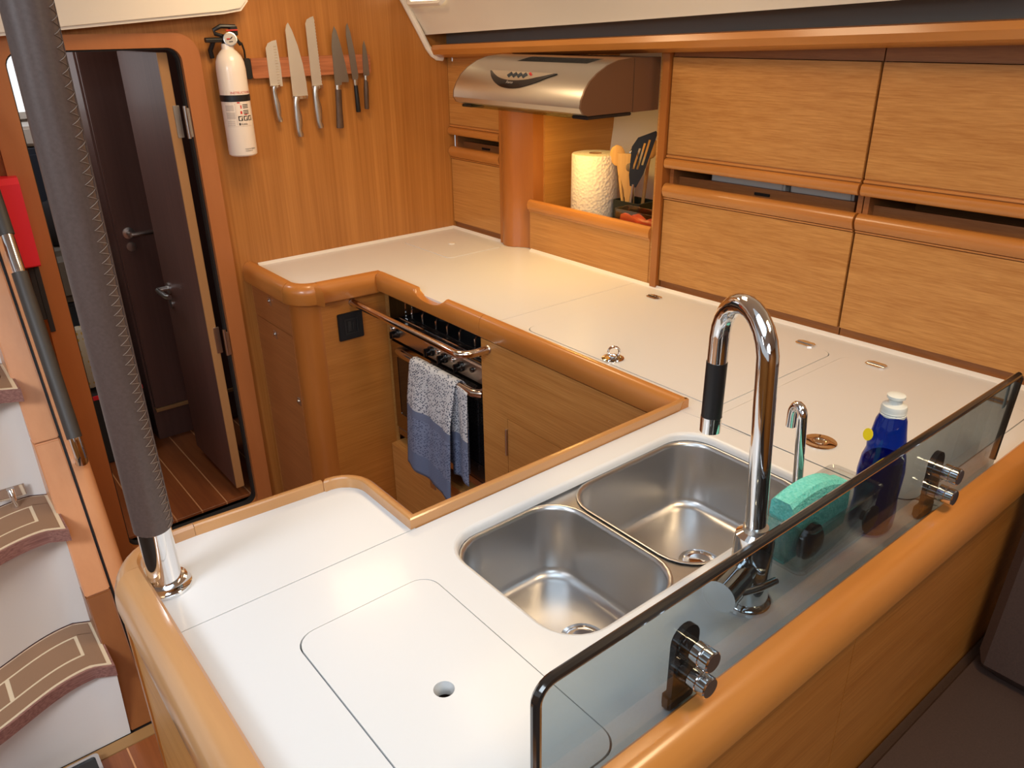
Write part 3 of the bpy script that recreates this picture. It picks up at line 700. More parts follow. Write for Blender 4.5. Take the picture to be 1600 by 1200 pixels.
bt = thing('soap_bottle', 'blue washing up liquid bottle with clear cap behind the smoked glass', 'bottle', (1.045, .436, CT))
b = M(); rings = []
def bot(a, c, z): return [(1.045 + a * math.copysign(abs(math.cos(t)) ** .8, math.cos(t)), .437 + c * math.copysign(abs(math.sin(t)) ** .8, math.sin(t)), z) for t in [2 * PI * i / 28 for i in range(28)]]
for a, c, z in ((.026, .022, .931), (.035, .028, .935), (.036, .029, .96), (.034, .0275, .985), (.0355, .029, 1.01), (.0365, .0295, 1.03), (.0325, .0275, 1.052), (.0275, .024, 1.066), (.0285, .0245, 1.074), (.0245, .022, 1.092), (.021, .0195, 1.112), (.0165, .0160, 1.122), (.0150, .0150, 1.128)):
    rings.append(bot(a, c, z))
loft(b, rings); obj('bottle_body', b, BLUEGL, bt)
b = M(); loft(b, [bot(a * .93, c * .93, z) for a, c, z in ((.03, .025, .935), (.035, .028, .96), (.035, .028, 1.03), (.031, .026, 1.05))]); obj('liquid', b, mat('blue_liquid', srgb(14, 44, 122), .2), bt)
b = M(); lathe(b, [(.0175, 0), (.0180, .004), (.0172, .005), (.0180, .007), (.0172, .009), (.0178, .012), (.0165, .017), (.0095, .020), (.0090, .026), (.0125, .028), (.0125, .032), (.0105, .033), (0, .033)], (1.045, .437, 1.118)); obj('cap', b, CAPM, bt)
b = M(); lathe(b, [(.009, 0), (.009, .001), (0, .001)], (1.018, .4535, 1.090), (-.86, .35, .25), 16); obj('sticker', b, YELLOW, bt)

# ================================================================== ISLAND BASE
ib = thing('island_cabinet', 'wooden island base under the sink, saloon side panel catching warm light', 'cabinet', (.9, .6, 0))
b = M(); loft(b, [[(.3, .3455, z), (1.34, .3455, z), (1.34, .3655, z), (.3, .3655, z)] for z in (.0, .8935)])
b.free()
obj('side_panel', box(M(), .110, .862, .3475, .3675, .005, .890, .001), V_X, ib)
obj('side_panel', box(M(), .8632, 1.70, .3475, .3675, .005, .890, .001), V_X, ib)
obj('end_panel', box(M(), .117, .131, .370, 1.0, .005, .890, .001), V_Y, ib)
b = M(); sweep(b, [(.131, 1.0)] + arc(.190, 1.012, .058, 180, 90, 6) + [(.50, 1.060), (.50, .88), (1.13, .88)], [(0, .005), (0, .878), (-.016, .878), (-.016, .005)], -1); obj('front_panel', b, V_X, ib)
b = M(); sweep(b, [(.1165, 1.0)] + arc(.174, 1.0135, .0575, 180, 90, 6), [(.002, .005), (.002, .880), (-.01, .880), (-.01, .005)], -1); obj('corner_post', b, S_Z, ib)

# grab pole
gp = thing('grab_pole', 'floor to ceiling chrome pole wrapped in stitched dark brown leather', 'pole', (.174, .984, CT))
b = M(); lathe(b, [(.033, 0), (.033, .004), (.030, .007), (.0285, .012), (.0235, .014)], (.174, .984, CT + .0005), seg=32); obj('base_collar', b, CHROME, gp)
b = M(); tube(b, [(.174, .984, CT + .012), (.174, .984, 1.05)], .0215, 32); obj('chrome_tube', b, CHROME, gp)
b = M(); lathe(b, [(.0222, 1.026), (.0243, 1.028), (.0245, 1.2), (.0245, 1.9495)], (.174, .984, 0), seg=40); lw = obj('leather_wrap', b, LEATHER, gp)
b = M(); az = lambda z: math.radians(-52 + 16 * ((z - 1.3) / .3) ** 2)
def pc(a, r, z): return (.174 + r * math.cos(a), .984 + r * math.sin(a), z)
for s in (-1, 1): tube(b, [pc(az(z) + .42 + s * .06, .0246, z) for z in [1.03 + i * .046 for i in range(21)]], .0011, 6)
obj('seam', b, LEATHER, lw)
b = M(); zz = [(1.032 + i * .0062 / 4, i) for i in range(147 * 4)]
tube(b, [pc(az(z) + .34 * (1 - abs((i % 8) - 4) / 2), .0250, z) for z, i in zz], .00052, 4)
o = obj('stitching', b, THREAD, lw); o['kind'] = 'stuff'

# saloon seat
ss = thing('saloon_seat', 'dark brown leather seat cushion beside the wooden island panel', 'seat', (1.3, 0, 0))
b = M(); box(b, .30, 1.95, -.45, .3445, .43, .577, .022, 3); obj('seat_cushion', b, SEATM, ss)
obj('seat_base', box(M(), .34, 1.95, -.43, .343, .0, .428), V_X, ss)
b = M(); loft(b, [[(x0, y, z) for x0, y in ((xf, .316), (xf - .012, .300), (xf - .012, -.45), (xf + .14, -.45), (xf + .14, .316))] for z, xf in ((.579, 1.318), (.60, 1.304), (.88, 1.357), (1.05, 1.388), (1.07, 1.405))])
bmesh.ops.bevel(b, geom=[e for e in b.edges if e.calc_face_angle(0) > 1.0], offset=.012, segments=3, affect='EDGES')
tag(obj('back_cushion', b, SEATM), 'upright dark brown leather back cushion at the right edge of the seat', 'cushion')

# ================================================================== BASE CABINETS
# forward cabinet (left of the stove)
fc = thing('drawer_cabinet', 'wooden base cabinet with small push locks and rounded corner post under the knife wall', 'cabinet', (1.0, 2.3, 0))
obj('corner_post', lathe(M(), [(.065, 0.0), (.065, .884)], (.950, 2.155, 0), seg=48), S_Z, fc)
obj('side_face', box(M(), .952, 1.172, 2.09, 2.108, .0, .884, .001), V_X, fc)
obj('stove_side', box(M(), 1.17, 1.186, 2.091, 2.40, .0, .884), V_Y, fc)
obj('face_frame', box(M(), .8865, .90, 2.157, 2.4535, .0, .884), V_Y, fc)
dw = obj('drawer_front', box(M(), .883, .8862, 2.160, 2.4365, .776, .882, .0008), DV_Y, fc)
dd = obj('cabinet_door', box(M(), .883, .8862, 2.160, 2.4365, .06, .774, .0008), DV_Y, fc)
def lock(y, z, par):
    b = M(); box(b, .8805, .883, y - .010, y + .010, z - .013, z + .013, .001); lathe(b, [(.006, 0), (.005, .004), (0, .005)], (.8805, y, z + .002), (-1, 0, 0), 12); obj('push_lock', b, SATIN, par)
lock(2.303, .853, dw); lock(2.294, .745, dd); lock(2.176, .552, dd)
# socket
so = thing('wall_socket', 'black square socket plate on the cabinet face beside the stove', 'socket', (1.043, 2.088, .796))
obj('plate', box(M(), 1.000, 1.084, 2.081, 2.0895, .752, .838, .002), BLACK, so)
b = M(); plate_y(b, rrect(1.020, 1.064, .771, .819, .002), [rrect(1.023, 1.061, .774, .816, .001)], 2.0785, 2.081); obj('inner_frame', b, RUBBER, so)
b = M(); box(b, 1.030, 1.042, 2.0792, 2.0808, .779, .811, .0005); box(b, 1.046, 1.050, 2.0792, 2.0808, .785, .805); obj('rocker', b, RUBBER, so)
# cabinet between stove and sink
rc = thing('base_cabinet', 'wooden base cabinet with flush hinged door between the stove and the sink', 'cabinet', (1.2, 1.2, 0))
b = M(); plate_x(b, [(.885, .0), (1.542, .0), (1.542, .889), (.885, .889)], [[(.93, .06), (1.436, .06), (1.436, .694), (.93, .694)]], 1.137, 1.155); obj('face_frame', b, V_Y, rc)
rd = obj('cabinet_door', box(M(), 1.1365, 1.154, .9318, 1.4342, .0618, .6922, .0006), V_Y, rc)
b = M(); tube(b, [(1.134, 1.4375, .585), (1.134, 1.4375, .662)], .004, 8); obj('door_hinge', b, SATIN, rd)
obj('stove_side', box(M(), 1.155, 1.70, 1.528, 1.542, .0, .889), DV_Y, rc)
# cabinet below the stove
lc = thing('low_locker', 'low wooden locker with a small catch under the stove', 'cabinet', (1.2, 1.8, 0))
obj('locker_front', box(M(), 1.150, 1.168, 1.545, 2.088, .0, .345, .002), V_Y, lc)
obj('locker_top', box(M(), 1.168, 1.70, 1.545, 2.088, .327, .345), V_Y, lc)
b = M(); box(b, 1.1465, 1.150, 1.825, 1.853, .282, .318, .001); lathe(b, [(.006, 0), (.005, .004), (0, .005)], (1.1465, 1.839, .302), (-1, 0, 0), 12); obj('catch', b, SATIN, lc)

# ================================================================== STOVE
sv = thing('stove', 'stainless steel marine gas stove with oven, recessed under the worktop rail', 'stove', (1.4, 1.81, .36))
SX = 1.178
obj('body', box(M(), SX + .02, 1.66, 1.562, 2.072, .372, .764, .002), BLACK, sv)
obj('hob_tray', box(M(), SX + .002, 1.66, 1.555, 2.080, .766, .784, .004), mat('hob_steel', (.34, .31, .29, 1), .3, 1), sv)
b = M(); tube(b, [(SX + .030, 1.56, .785), (SX + .030, 2.075, .785)], .004, 8); tube(b, [(SX + .004, 1.56, .785), (SX + .004, 2.075, .785)], .004, 8); obj('tray_lip', b, CHROME, sv)
obj('backsplash', box(M(), 1.64, 1.655, 1.56, 2.075, .785, .875, .002), GLOSSBK, sv)
b = M(); box(b, SX + .05, 1.62, 1.575, 2.065, .7845, .788); obj('burner_well', b, BLACK, sv)
for cx, cy in ((1.33, 1.68), (1.33, 1.96), (1.53, 1.82)):
    b = M(); lathe(b, [(.045, 0), (.045, .008), (.030, .010), (.030, .016), (0, .017)], (cx, cy, .788)); obj('burner', b, RUBBER, sv)
gr = M()
for y in (2.035, 1.975, 1.900, 1.840, 1.776, 1.700, 1.630):
    tube(gr, [(SX + .055, y, .787), (SX + .055, y, .814), (SX + .060, y, .820), (1.60, y, .820), (1.61, y, .814), (1.61, y, .787)], .0032, 8)
tube(gr, [(1.40, 1.62, .816), (1.40, 2.04, .816)], .0032, 8)
obj('pan_support', gr, mat('bright_wire', (.9, .88, .85, 1), .2, 1), sv)
b = M(); tube(b, [(SX + .05, 2.066, .787), (SX + .05, 2.066, .868), (1.60, 2.066, .868), (1.60, 2.066, .787)], .004, 8); tube(b, [(SX + .075, 2.066, .787), (SX + .075, 2.066, .868)], .003, 8); obj('pot_rail', b, CHROME, sv)
fa = obj('control_fascia', box(M(), SX - .003, SX + .022, 1.560, 2.080, .722, .778, .004), mat('fascia_steel', (.72, .60, .50, 1), .3, 1), sv)
kb = M(); lathe(kb, [(.016, 0), (.015, .008), (.012, .010), (.011, .024), (0, .025)], (0, 0, 0), (-1, 0, 0), 20); box(kb, -.028, -.008, -.003, .003, -.012, .012, .001)
k0 = obj('knob', kb, GLOSSBK, None)
for i, y in enumerate((2.035, 1.842, 1.772, 1.690)):
    if i == 0: k = k0; k.location = (SX - .003, y, .750); attach_k = k; k.parent = fa; k.matrix_parent_inverse = wm(fa).inverted()
    else:
        k = k0.copy(); COL.objects.link(k); k.location = (SX - .003, y, .750); k.parent = fa; k.matrix_parent_inverse = wm(fa).inverted()
for y in (2.066, 1.808, 1.730, 1.636):
    b = M(); lathe(b, [(.008, 0), (.007, .006), (.005, .008), (0, .009)], (SX - .003, y, .757), (-1, 0, 0), 14); obj('push_button', b, CHROME if y != 1.636 else GLOSSBK, fa)
b = M(); plate_x(b, [(1.560, .405), (2.080, .405), (2.080, .716), (1.560, .716)], [rrect(1.592, 2.048, .462, .668, .006)], SX - .004, SX + .018); od = obj('oven_door', b, mat('oven_door_steel', (.42, .37, .33, 1), .16, 1), sv)
obj('oven_window', box(M(), SX - .0025, SX + .015, 1.592, 2.048, .462, .668), OVENGL, od)
obj('door_side', box(M(), SX - .006, SX + .016, 1.558, 1.588, .405, .716, .001), GLOSSBK, od)
b = M(); tube(b, [(SX - .004, 1.580, .728 - .02), (SX - .028, 1.574, .712), (SX - .038, 1.588, .712), (SX - .038, 1.90, .712), (SX - .034, 1.95, .710), (SX - .022, 2.00, .704), (SX - .003, 2.035, .690)], .0125, 14); obj('door_handle', b, mat('warm_chrome', (.62, .52, .46, 1), .16, 1), od)
obj('bottom_strip', box(M(), SX - .002, SX + .02, 1.560, 2.080, .374, .401, .002), mat('strip_steel', (.5, .46, .42, 1), .25, 1), sv)
# crash bar
cb = thing('crash_bar', 'polished chrome crash bar curving across the front of the stove', 'rail', (1.057, 1.8, .866))
b = M(); p = [(1.057, 2.089, .866), (1.057, 1.60, .866), (1.057, 1.545, .866)] + [(1.057 + .04 * (1 - math.cos(a)), 1.545 - .032 * math.sin(a) , .866) for a in [PI / 2 * i / 6 for i in range(1, 7)]] + [(1.136, 1.512, .866)]
tube(b, p, .0105, 16); obj('bar', b, mat('bar_chrome', (.72, .62, .55, 1), .12, 1), cb)
for c_, ax_ in (((1.057, 2.0895, .866), (0, -1, 0)), ((1.1365, 1.512, .866), (-1, 0, 0))):
    b = M(); lathe(b, [(.0125, 0), (.012, .002), (.0106, .004)], c_, ax_, 20); obj('flange', b, SATIN, cb)
# tea towel: draped over the oven handle
def towel():
    b = bmesh.new(); uvl = b.loops.layers.uv.new('UVMap')
    hx, hz = SX - .038, .712; NY, NV = 30, 64; grid = []
    Lf, Lb = .362, .29
    for j in range(NV + 1):
        s = -Lb + (Lf + Lb + .05) * j / NV; row = []
        for i in range(NY + 1):
            u = i / NY; y = 1.655 + .235 * u
            fold = math.sin(u * 9.0 + .6) * .5 + math.sin(u * 17 + 1.2) * .25
            if s <= 0: x = hx + .0155 + .003 * fold * min(1, -s / .1); z = hz + s; y2 = y - .012
            elif s < .05:
                a = PI * s / .05; x = hx + .0155 * math.cos(a); z = hz + .0155 * math.sin(a); y2 = y - .012 * (1 - s / .05)
            else:
                d = s - .05; x = hx - .0155 - .012 * (1 + fold) * min(1, d / .12) - .010 * d; z = hz - d; y2 = y + .035 * d * (u - .2) + .02 * (d / .36)
                z += -.020 * (1 - u) * (d / .36) + .012 * u * (d / .36)
            row.append((b.verts.new((x, y2, z)), (y * 1.0, abs(s - .025))))
        grid.append(row)
    for j in range(NV):
        for i in range(NY):
            q = [grid[j][i], grid[j][i + 1], grid[j + 1][i + 1], grid[j + 1][i]]
            f = b.faces.new([v[0] for v in q])
            for lp, v in zip(f.loops, q): lp[uvl].uv = v[1]
    # second, right-hand fold hanging behind the front one
    grid = []
    for j in range(40):
        d = .30 * j / 39; row = []
        for i in range(13):
            u = i / 12; y = 1.600 + .085 * u - .01 * d; fold = math.sin(u * 6 + .5)
            row.append((b.verts.new((hx - .0135 - .006 * fold * min(1, d / .1) + .004 * u, y + .02 * d, hz - d + .006 * math.sin(u * 3))), (y, d + .01)))
        grid.append(row)
    for j in range(39):
        for i in range(12):
            q = [grid[j][i], grid[j][i + 1], grid[j + 1][i + 1], grid[j + 1][i]]
            f = b.faces.new([v[0] for v in q])
            for lp, v in zip(f.loops, q): lp[uvl].uv = v[1]
    bmesh.ops.recalc_face_normals(b, faces=b.faces)
    me = bpy.data.meshes.new('tea_towel'); b.to_mesh(me); b.free(); me.materials.append(TOWEL)
    me.polygons.foreach_set('use_smooth', [True] * len(me.polygons))
    o = bpy.data.objects.new('tea_towel', me); COL.objects.link(o)
    so_ = o.modifiers.new('thickness', 'SOLIDIFY'); so_.thickness = .0025; so_.offset = 0
    return tag(o, 'grey and blue woven tea towel hanging over the oven door handle', 'towel')
towel()

# ================================================================== HULL SIDE CABINETS
TH = Matrix.Translation((1.70, 1.461, 0)) @ Matrix.Rotation(.051, 4, 'Z')
def ledge(y0, y1, x0, zb, h):      # rounded edge along the bottom of an upper door, two grooves above it
    sec = [(x0 + .018, zb + h), (x0 + .003, zb + h), (x0 + .003, zb + h - .0018), (x0 - .0015, zb + h - .0022), (x0 - .003, zb + h - .0075), (x0 + .002, zb + h - .008), (x0 + .002, zb + h - .0098), (x0 - .004, zb + h - .0102),
           (x0 - .010, zb + h * .62), (x0 - .012, zb + h * .35), (x0 - .010, zb + h * .15), (x0 - .005, zb + .001), (x0 + .004, zb), (x0 + .018, zb)]
    return loft(M(), [[(x, y, z) for x, z in sec] for y in (y0, y1)])
def toprail(y0, y1, x0, zb, h):    # rounded rail along the top of a lower door
    sec = [(x0 + .018, zb), (x0 + .003, zb), (x0 + .003, zb + .0016), (x0 - .002, zb + .002), (x0 - .003, zb + .0055), (x0 + .001, zb + .006), (x0 + .001, zb + .0075), (x0 - .005, zb + .008), (x0 - .010, zb + .016)]
    for i in range(9):
        a = math.radians(180 - 120 * i / 8); sec.append((x0 + .006 + .019 * math.cos(a), zb + h - .019 + .019 * math.sin(a)))
    return loft(M(), [[(x, y, z) for x, z in sec + [(x0 + .022, zb + h - .004)]] for y in (y0, y1)])
def hull_unit(t, y0, y1, mx, deep=.30, inner=True, top=1.60):
    """one wall unit in its own frame: x=depth, doors facing -x; y0<y1"""
    b = M()
    box(b, .022, deep, y0, y0 + .012, .94, top); box(b, .022, deep, y1 - .012, y1, .94, top)
    box(b, .022, deep, y0 + .012, y1 - .012, 1.552, top); box(b, .022, deep, y0 + .012, y1 - .012, .94, .952); box(b, deep - .012, deep, y0 + .012, y1 - .012, .952, 1.552)
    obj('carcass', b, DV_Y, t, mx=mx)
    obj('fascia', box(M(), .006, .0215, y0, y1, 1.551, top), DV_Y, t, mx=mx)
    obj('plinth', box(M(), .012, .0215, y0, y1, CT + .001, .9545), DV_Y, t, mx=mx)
    up = obj('upper_door', box(M(), 0, .018, y0 + .0015, y1 - .0015, 1.3085, 1.5495, .0008), V_Y, t, mx=mx)
    obj('edge_rail', ledge(y0 + .0015, y1 - .0015, 0, 1.271, .037), S_Y, up, mx=mx)
    lo = obj('lower_door', box(M(), 0, .018, y0 + .0015, y1 - .0015, .9560, 1.1865, .0008), V_Y, t, mx=mx)
    obj('edge_rail', toprail(y0 + .0015, y1 - .0015, 0, 1.187, .044), S_Y, lo, mx=mx)
    if inner:
        obj('inner_board', box(M(), .050, .062, y0 + .03, y1 - .012, .96, 1.244), DV_Y, t, mx=mx)
        obj('finger_catch', box(M(), .046, .050, (y0 + y1) / 2 - .022, (y0 + y1) / 2 + .022, 1.226, 1.233, .001), BLACK, t, mx=mx)
    return t
u1 = thing('wall_cabinet', 'wide wooden wall cabinet next to the cooker hood with a dark open slot', 'cabinet', (1.70, 1.44, CT)); hull_unit(u1, -.568, -.024, TH)
u2 = thing('wall_cabinet', 'wooden wall cabinet at the right edge beyond the door joint', 'cabinet', (1.73, .89, CT)); hull_unit(u2, -1.35, -.571, TH)
b = M(); plate_y(b, rrect(-.010, .33, CT + .002, 1.598, .006), [], -.022, -.001)
obj('side_panel', b, S_Z, u1, mx=TH)
for i, (yy0, yy1) in enumerate(((-.34, -.12), (-.52, -.355))):
    b = M(); box(b, .075, .24, yy0, yy1, 1.20, 1.288 - .004 * i, .006)
    tag(obj('plastic_box', b, WHITE, mx=TH), ['pale box inside the open cabinet slot, nearer the hood', 'pale box inside the open cabinet slot, nearer the door joint'][i], 'box')
obj('inner_shelf', box(M(), .064, .287, -.556, -.036, 1.185, 1.197), DV_Y, u1, mx=TH)
# small forward wall cabinet
TF = Matrix.Translation((1.70, 0, 0))
u3 = thing('wall_cabinet', 'narrow wooden wall cabinet in the corner by the knife bulkhead', 'cabinet', (1.70, 2.3, CT)); hull_unit(u3, 2.157, 2.4535, TF, top=1.56)
b = M(); lathe(b, [(.008, 0), (.008, .02)], (1.705, 2.425, 1.538), (0, 0, -1)); obj('stay_pin', b, SATIN, u3)
# rounded post left of the niche and the niche itself
nc = thing('niche_shelf', 'open wooden niche under the cooker hood with rounded post and fiddle', 'shelf', (1.8, 1.75, CT))
b = M(); sec = [(1.76, 2.155), (1.69, 2.155)] + [(p[0], p[1]) for p in arc(1.722, 2.105, .048, 130, 235, 8)] + [(1.71, 2.040), (1.722, 2.016), (1.76, 2.008)]
loft(b, [[(x, y, z) for x, y in sec] for z in (CT + .001, 1.553)]); obj('rounded_post', b, S_Z, nc)
obj('niche_side', box(M(), 1.76, 2.10, 2.0, 2.014, CT + .001, 1.60), V_Y if False else wood('niche_veneer', srgb(176, 116, 48), srgb(206, 146, 70), 'X'), nc)
obj('niche_side', box(M(), 1.702, 2.10, 1.4635, 1.4755, CT + .001, 1.56), V_Y, nc)
obj('niche_floor', box(M(), 1.715, 2.11, 1.4755, 1.9995, CT + .002, .955), V_Y, nc)
b = M(); loft(b, [[(2.02, y, .955), (2.075, y, 1.30), (2.10, y, 1.60), (2.112, y, 1.60), (2.112, y, .955)] for y in (1.4755, 1.9995)]); obj('niche_back', b, LINER, nc)
obj('fiddle_panel', box(M(), 1.700, 1.714, 1.4755, 2.008, CT + .001, 1.062, .001), V_Y, nc)
b = M(); sec = [(1.720, 1.062), (1.699, 1.062), (1.697, 1.068), (1.692, 1.072), (1.690, 1.086), (1.694, 1.097), (1.702, 1.102), (1.712, 1.101), (1.720, 1.095)]
loft(b, [[(x, y, z) for x, z in sec] for y in (1.4755, 2.010)]); obj('fiddle_rail', b, S_Y, nc)

# ================================================================== COOKER HOOD
hd_ = thing('cooker_hood', 'curved brushed steel cooker hood with half moon control panel', 'hood', (1.6, 1.75, 1.41))
front = [(1.440, 1.421), (1.424, 1.427), (1.415, 1.440), (1.417, 1.458), (1.428, 1.480), (1.445, 1.501), (1.470, 1.519), (1.505, 1.536), (1.545, 1.547), (1.600, 1.551)]
b = M(); sec = front + [(1.600, 1.421)]
loft(b, [[(x, y, z) for x, z in sec] for y in (1.482, 2.016)]); obj('shell', b, HOODST, hd_, smooth=30)
b = M(); plate_y(b, sec, [], 1.4765, 1.4815); obj('end_cheek', b, HOODSIDE, hd_)
b = M(); plate_y(b, sec, [], 2.0165, 2.0205); obj('end_cheek', b, HOODSIDE, hd_)
obj('rear_housing', box(M(), 1.602, 1.7015, 1.476, 2.016, 1.419, 1.550, .001), HOODSIDE, hd_)
def fpt(s):   # point and normal along the front curve by z fraction
    L = [0]
    for i in range(1, len(front)): L.append(L[-1] + math.dist(front[i], front[i - 1]))
    d = s * L[-1]
    for i in range(1, len(front)):
        if d <= L[i] + 1e-9:
            k = (d - L[i - 1]) / (L[i] - L[i - 1]); x = front[i - 1][0] + k * (front[i][0] - front[i - 1][0]); z = front[i - 1][1] + k * (front[i][1] - front[i - 1][1])
            tx, tz = front[i][0] - front[i - 1][0], front[i][1] - front[i - 1][1]; n_ = math.hypot(tx, tz); return x, z, -tz / n_, tx / n_
    return front[-1][0], front[-1][1], 0, 1
def moon(off, s_top, depth, y0=1.612, y1=1.893, lo=None):
    b = M(); rings = []
    for i in range(25):
        u = i / 24; y = y0 + (y1 - y0) * u; dpt = depth * (1 - abs(2 * u - 1.12) ** 2.0 / 1.2544) if u < .56 else depth * (1 - ((2 * u - 1.12) / .88) ** 2.4)
        dpt = max(dpt, .003) if 0 < i < 24 else .003; sa = s_top; sb = s_top - dpt
        ring = []
        for k in range(7):
            x, z, nx, nz = fpt(sb + (sa - sb) * k / 6); ring.append((x + nx * off, y, z + nz * off))
        for k in range(6, -1, -1):
            x, z, nx, nz = fpt(sb + (sa - sb) * k / 6); ring.append((x + nx * .0002, y, z + nz * .0002))
        rings.append(ring)
    return loft(b, rings)
obj('control_surround', moon(.0025, .455, .20), GLOSSBK, hd_)
cp = obj('control_panel', moon(.0032, .455, .115, 1.622, 1.886), mat('panel_chrome', (.85, .80, .68, 1), .2, 1), hd_)
for k in range(5):
    y = 1.792 - k * .0205; b = M()
    x, z, nx, nz = fpt(.425); x2, z2, _, _ = fpt(.375)
    tube(b, [(x + nx * .004, y - .006, z + nz * .004), (x2 + nx * .004, y + .002, z2 + nz * .004)] if k < 4 else [(x + nx * .003, y, z + nz * .003), (x + nx * .007, y, z + nz * .007)], .0042 if k < 4 else .0035, 8)
    obj('push_button' if k < 4 else 'indicator', b, BLACK if k < 4 else REDINK, cp)
x, z, nx, nz = fpt(.30)
q = Vector((nx, 0, nz)); up_ = Vector((nz, 0, -nx)); up_ = up_ if up_.z > 0 else -up_; rt_ = Vector((0, -1, 0))
mx = Matrix(((rt_.x, up_.x, q.x, x + nx * .0035), (rt_.y, up_.y, q.y, 1.787), (rt_.z, up_.z, q.z, z + nz * .0035), (0, 0, 0, 1)))
text('Force', .012, mx, GREYINK, 'lettering', cp)
b = M()
for i in range(44):
    y = 1.835 - i * .0064
    for s0 in (.665,):
        pts = []
        for k in range(5):
            xx, zz_, nn, mm = fpt(s0 + (.83 - s0) * k / 4); pts.append((xx + nn * .0003, y - .018 * k / 4, zz_ + mm * .0003))
        tube(b, pts, .0007, 4)
o = obj('vent_slots', b, BLACK, hd_); o['kind'] = 'stuff'
obj('visor', box(M(), 1.432, 1.60, 1.535, 2.0, 1.4135, 1.4185, .001), clear('visor_glass', (.86, .88, .72, 1), .05), hd_)
for y0, y1 in ((1.478, 1.535), (1.965, 2.012)): obj('visor_clip', box(M(), 1.44, 1.60 if y0 < 1.6 else 1.49, y0, y1, 1.4115, 1.4195, .002), BLACK, hd_)
obj('lamp_lens', box(M(), 1.615, 1.66, 1.70, 1.83, 1.4145, 1.4188, .001), HOODLAMP, hd_)

# ================================================================== NICHE CONTENTS
SZ = .9555
pr_ = thing('paper_towel_roll', 'white quilted paper towel roll standing in the lit niche', 'paper roll', (1.822, 1.829, SZ))
b = M(); lathe(b, [(.020, .002), (.073, .002), (.075, .006), (.075, .298), (.073, .302), (.020, .302)], (1.822, 1.829, SZ), seg=48, cap0=False, cap1=False); obj('paper', b, PAPER, pr_)
b = M(); lathe(b, [(.0200, 0), (.0200, .303), (.0185, .303), (.0185, 0)], (1.822, 1.829, SZ), seg=32, cap0=False, cap1=False); obj('core_tube', b, mat('cardboard', srgb(160, 120, 80), .8), pr_)
ck = thing('utensil_crock', 'dark square utensil holder in the niche beside the paper roll', 'holder', (1.862, 1.688, SZ))
b = M(); o_ = rrect(1.818, 1.906, 1.632, 1.744, .008, 4); i_ = rrect(1.822, 1.902, 1.636, 1.740, .006, 4)
loft(b, [[(p[0], p[1], SZ) for p in o_], [(p[0], p[1], SZ + .170) for p in o_], [(p[0], p[1], SZ + .170) for p in i_], [(p[0], p[1], SZ + .006) for p in i_]], True, True); obj('holder_body', b, mat('dark_green_holder', srgb(34, 40, 34), .45), ck)
def blade2d(pts, holes, thick, mx, name, m, parent=None):
    b = M(); plate(b, pts, holes, -thick / 2, thick / 2)
    return obj(name, b, m, parent, mx=mx)
def facing(c, tilt=0.0, yaw=0.0):   # local x -> image right (mostly -Y), local y up, local z toward camera
    zx = Vector((-.78, -.62, 0)).normalized(); yx = Vector((0, 0, 1)); xx = yx.cross(zx).normalized()
    m = Matrix(((xx.x, yx.x, zx.x, c[0]), (xx.y, yx.y, zx.y, c[1]), (xx.z, yx.z, zx.z, c[2]), (0, 0, 0, 1)))
    return m @ Matrix.Rotation(yaw, 4, 'Y') @ Matrix.Rotation(tilt, 4, 'Z')
ell = lambda cx, cy, a, c, n=20: [(cx + a * math.cos(2 * PI * i / n), cy + c * math.sin(2 * PI * i / n)) for i in range(n)]
def spoon(c, tilt, L, name, label, a=.020, h=.032):
    b = M(); rings = []
    for i in range(13):
        u = i / 12; ww = math.sqrt(max(.0, 1 - (2 * u - 1) ** 2)) * a + .003
        rings.append([(ww * math.cos(t), L + (u - .5) * 2 * h, .004 * math.sin(t)) for t in [2 * PI * k / 12 for k in range(12)]])
    loft(b, rings); tube(b, [(0, 0, 0), (0, L - h * .8, 0)], .0055, 10)
    return tag(obj(name, b, SPOONW, mx=facing(c, tilt)), label, 'spoon')
spoon((1.858, 1.705, SZ + .010), .15, .296, 'wooden_spoon', 'wooden spoon leaning left beside the paper roll')
spoon((1.886, 1.692, SZ + .010), -.08, .315, 'wooden_spoon', 'wooden spoon behind the black slotted turner')
b = M(); plate(b, [(-.0065, 0), (.0065, 0), (.0065, .16), (.012, .20), (.027, .238), (.030, .300), (-.030, .306), (-.027, .250), (-.012, .20), (-.0065, .16)], [ell(.008, .262, .0125, .0135)], -.003, .003)
tag(obj('wooden_spatula', b, SPOONW, mx=facing((1.838, 1.690, SZ + .010), .04)), 'flat wooden spatula with a round hole', 'spatula')
tu = thing('slotted_turner', 'black slotted turner standing in front of the wooden utensils', 'turner', (1.835, 1.665, SZ + .01))
tm = facing((1.822, 1.680, SZ + .020), -.08) @ Matrix.Scale(1.08, 4)
b = M(); slot = lambda x, y0, y1, k=.0028, sh=.012: [(x - k, y0), (x + k, y0), (x + k + sh, y1), (x - k + sh, y1)]
plate(b, [(-.012, .185), (.006, .182), (.022, .222), (.046, .335), (.040, .340), (-.006, .318), (-.020, .292), (-.018, .215)], [slot(-.009, .232, .290), slot(.003, .232, .305), slot(.015, .245, .315)], -.0018, .0018); obj('turner_blade', b, BLACK, tu, mx=tm)
b = M(); tube(b, [(-.004, 0, 0), (-.003, .10, 0), (-.003, .19, 0)], [.006, .005, .004], 8); obj('turner_handle', b, SATIN, tu, mx=tm)
b = M()
for k in range(6):
    a = PI * k / 6; tube(b, [(.018 * math.sin(t) * math.cos(a), .27 + .045 * (-math.cos(t)), .018 * math.sin(t) * math.sin(a)) for t in [PI * i / 10 for i in range(11)]], .0012, 5)
tube(b, [(0, 0, 0), (0, .225, 0)], .006, 10)
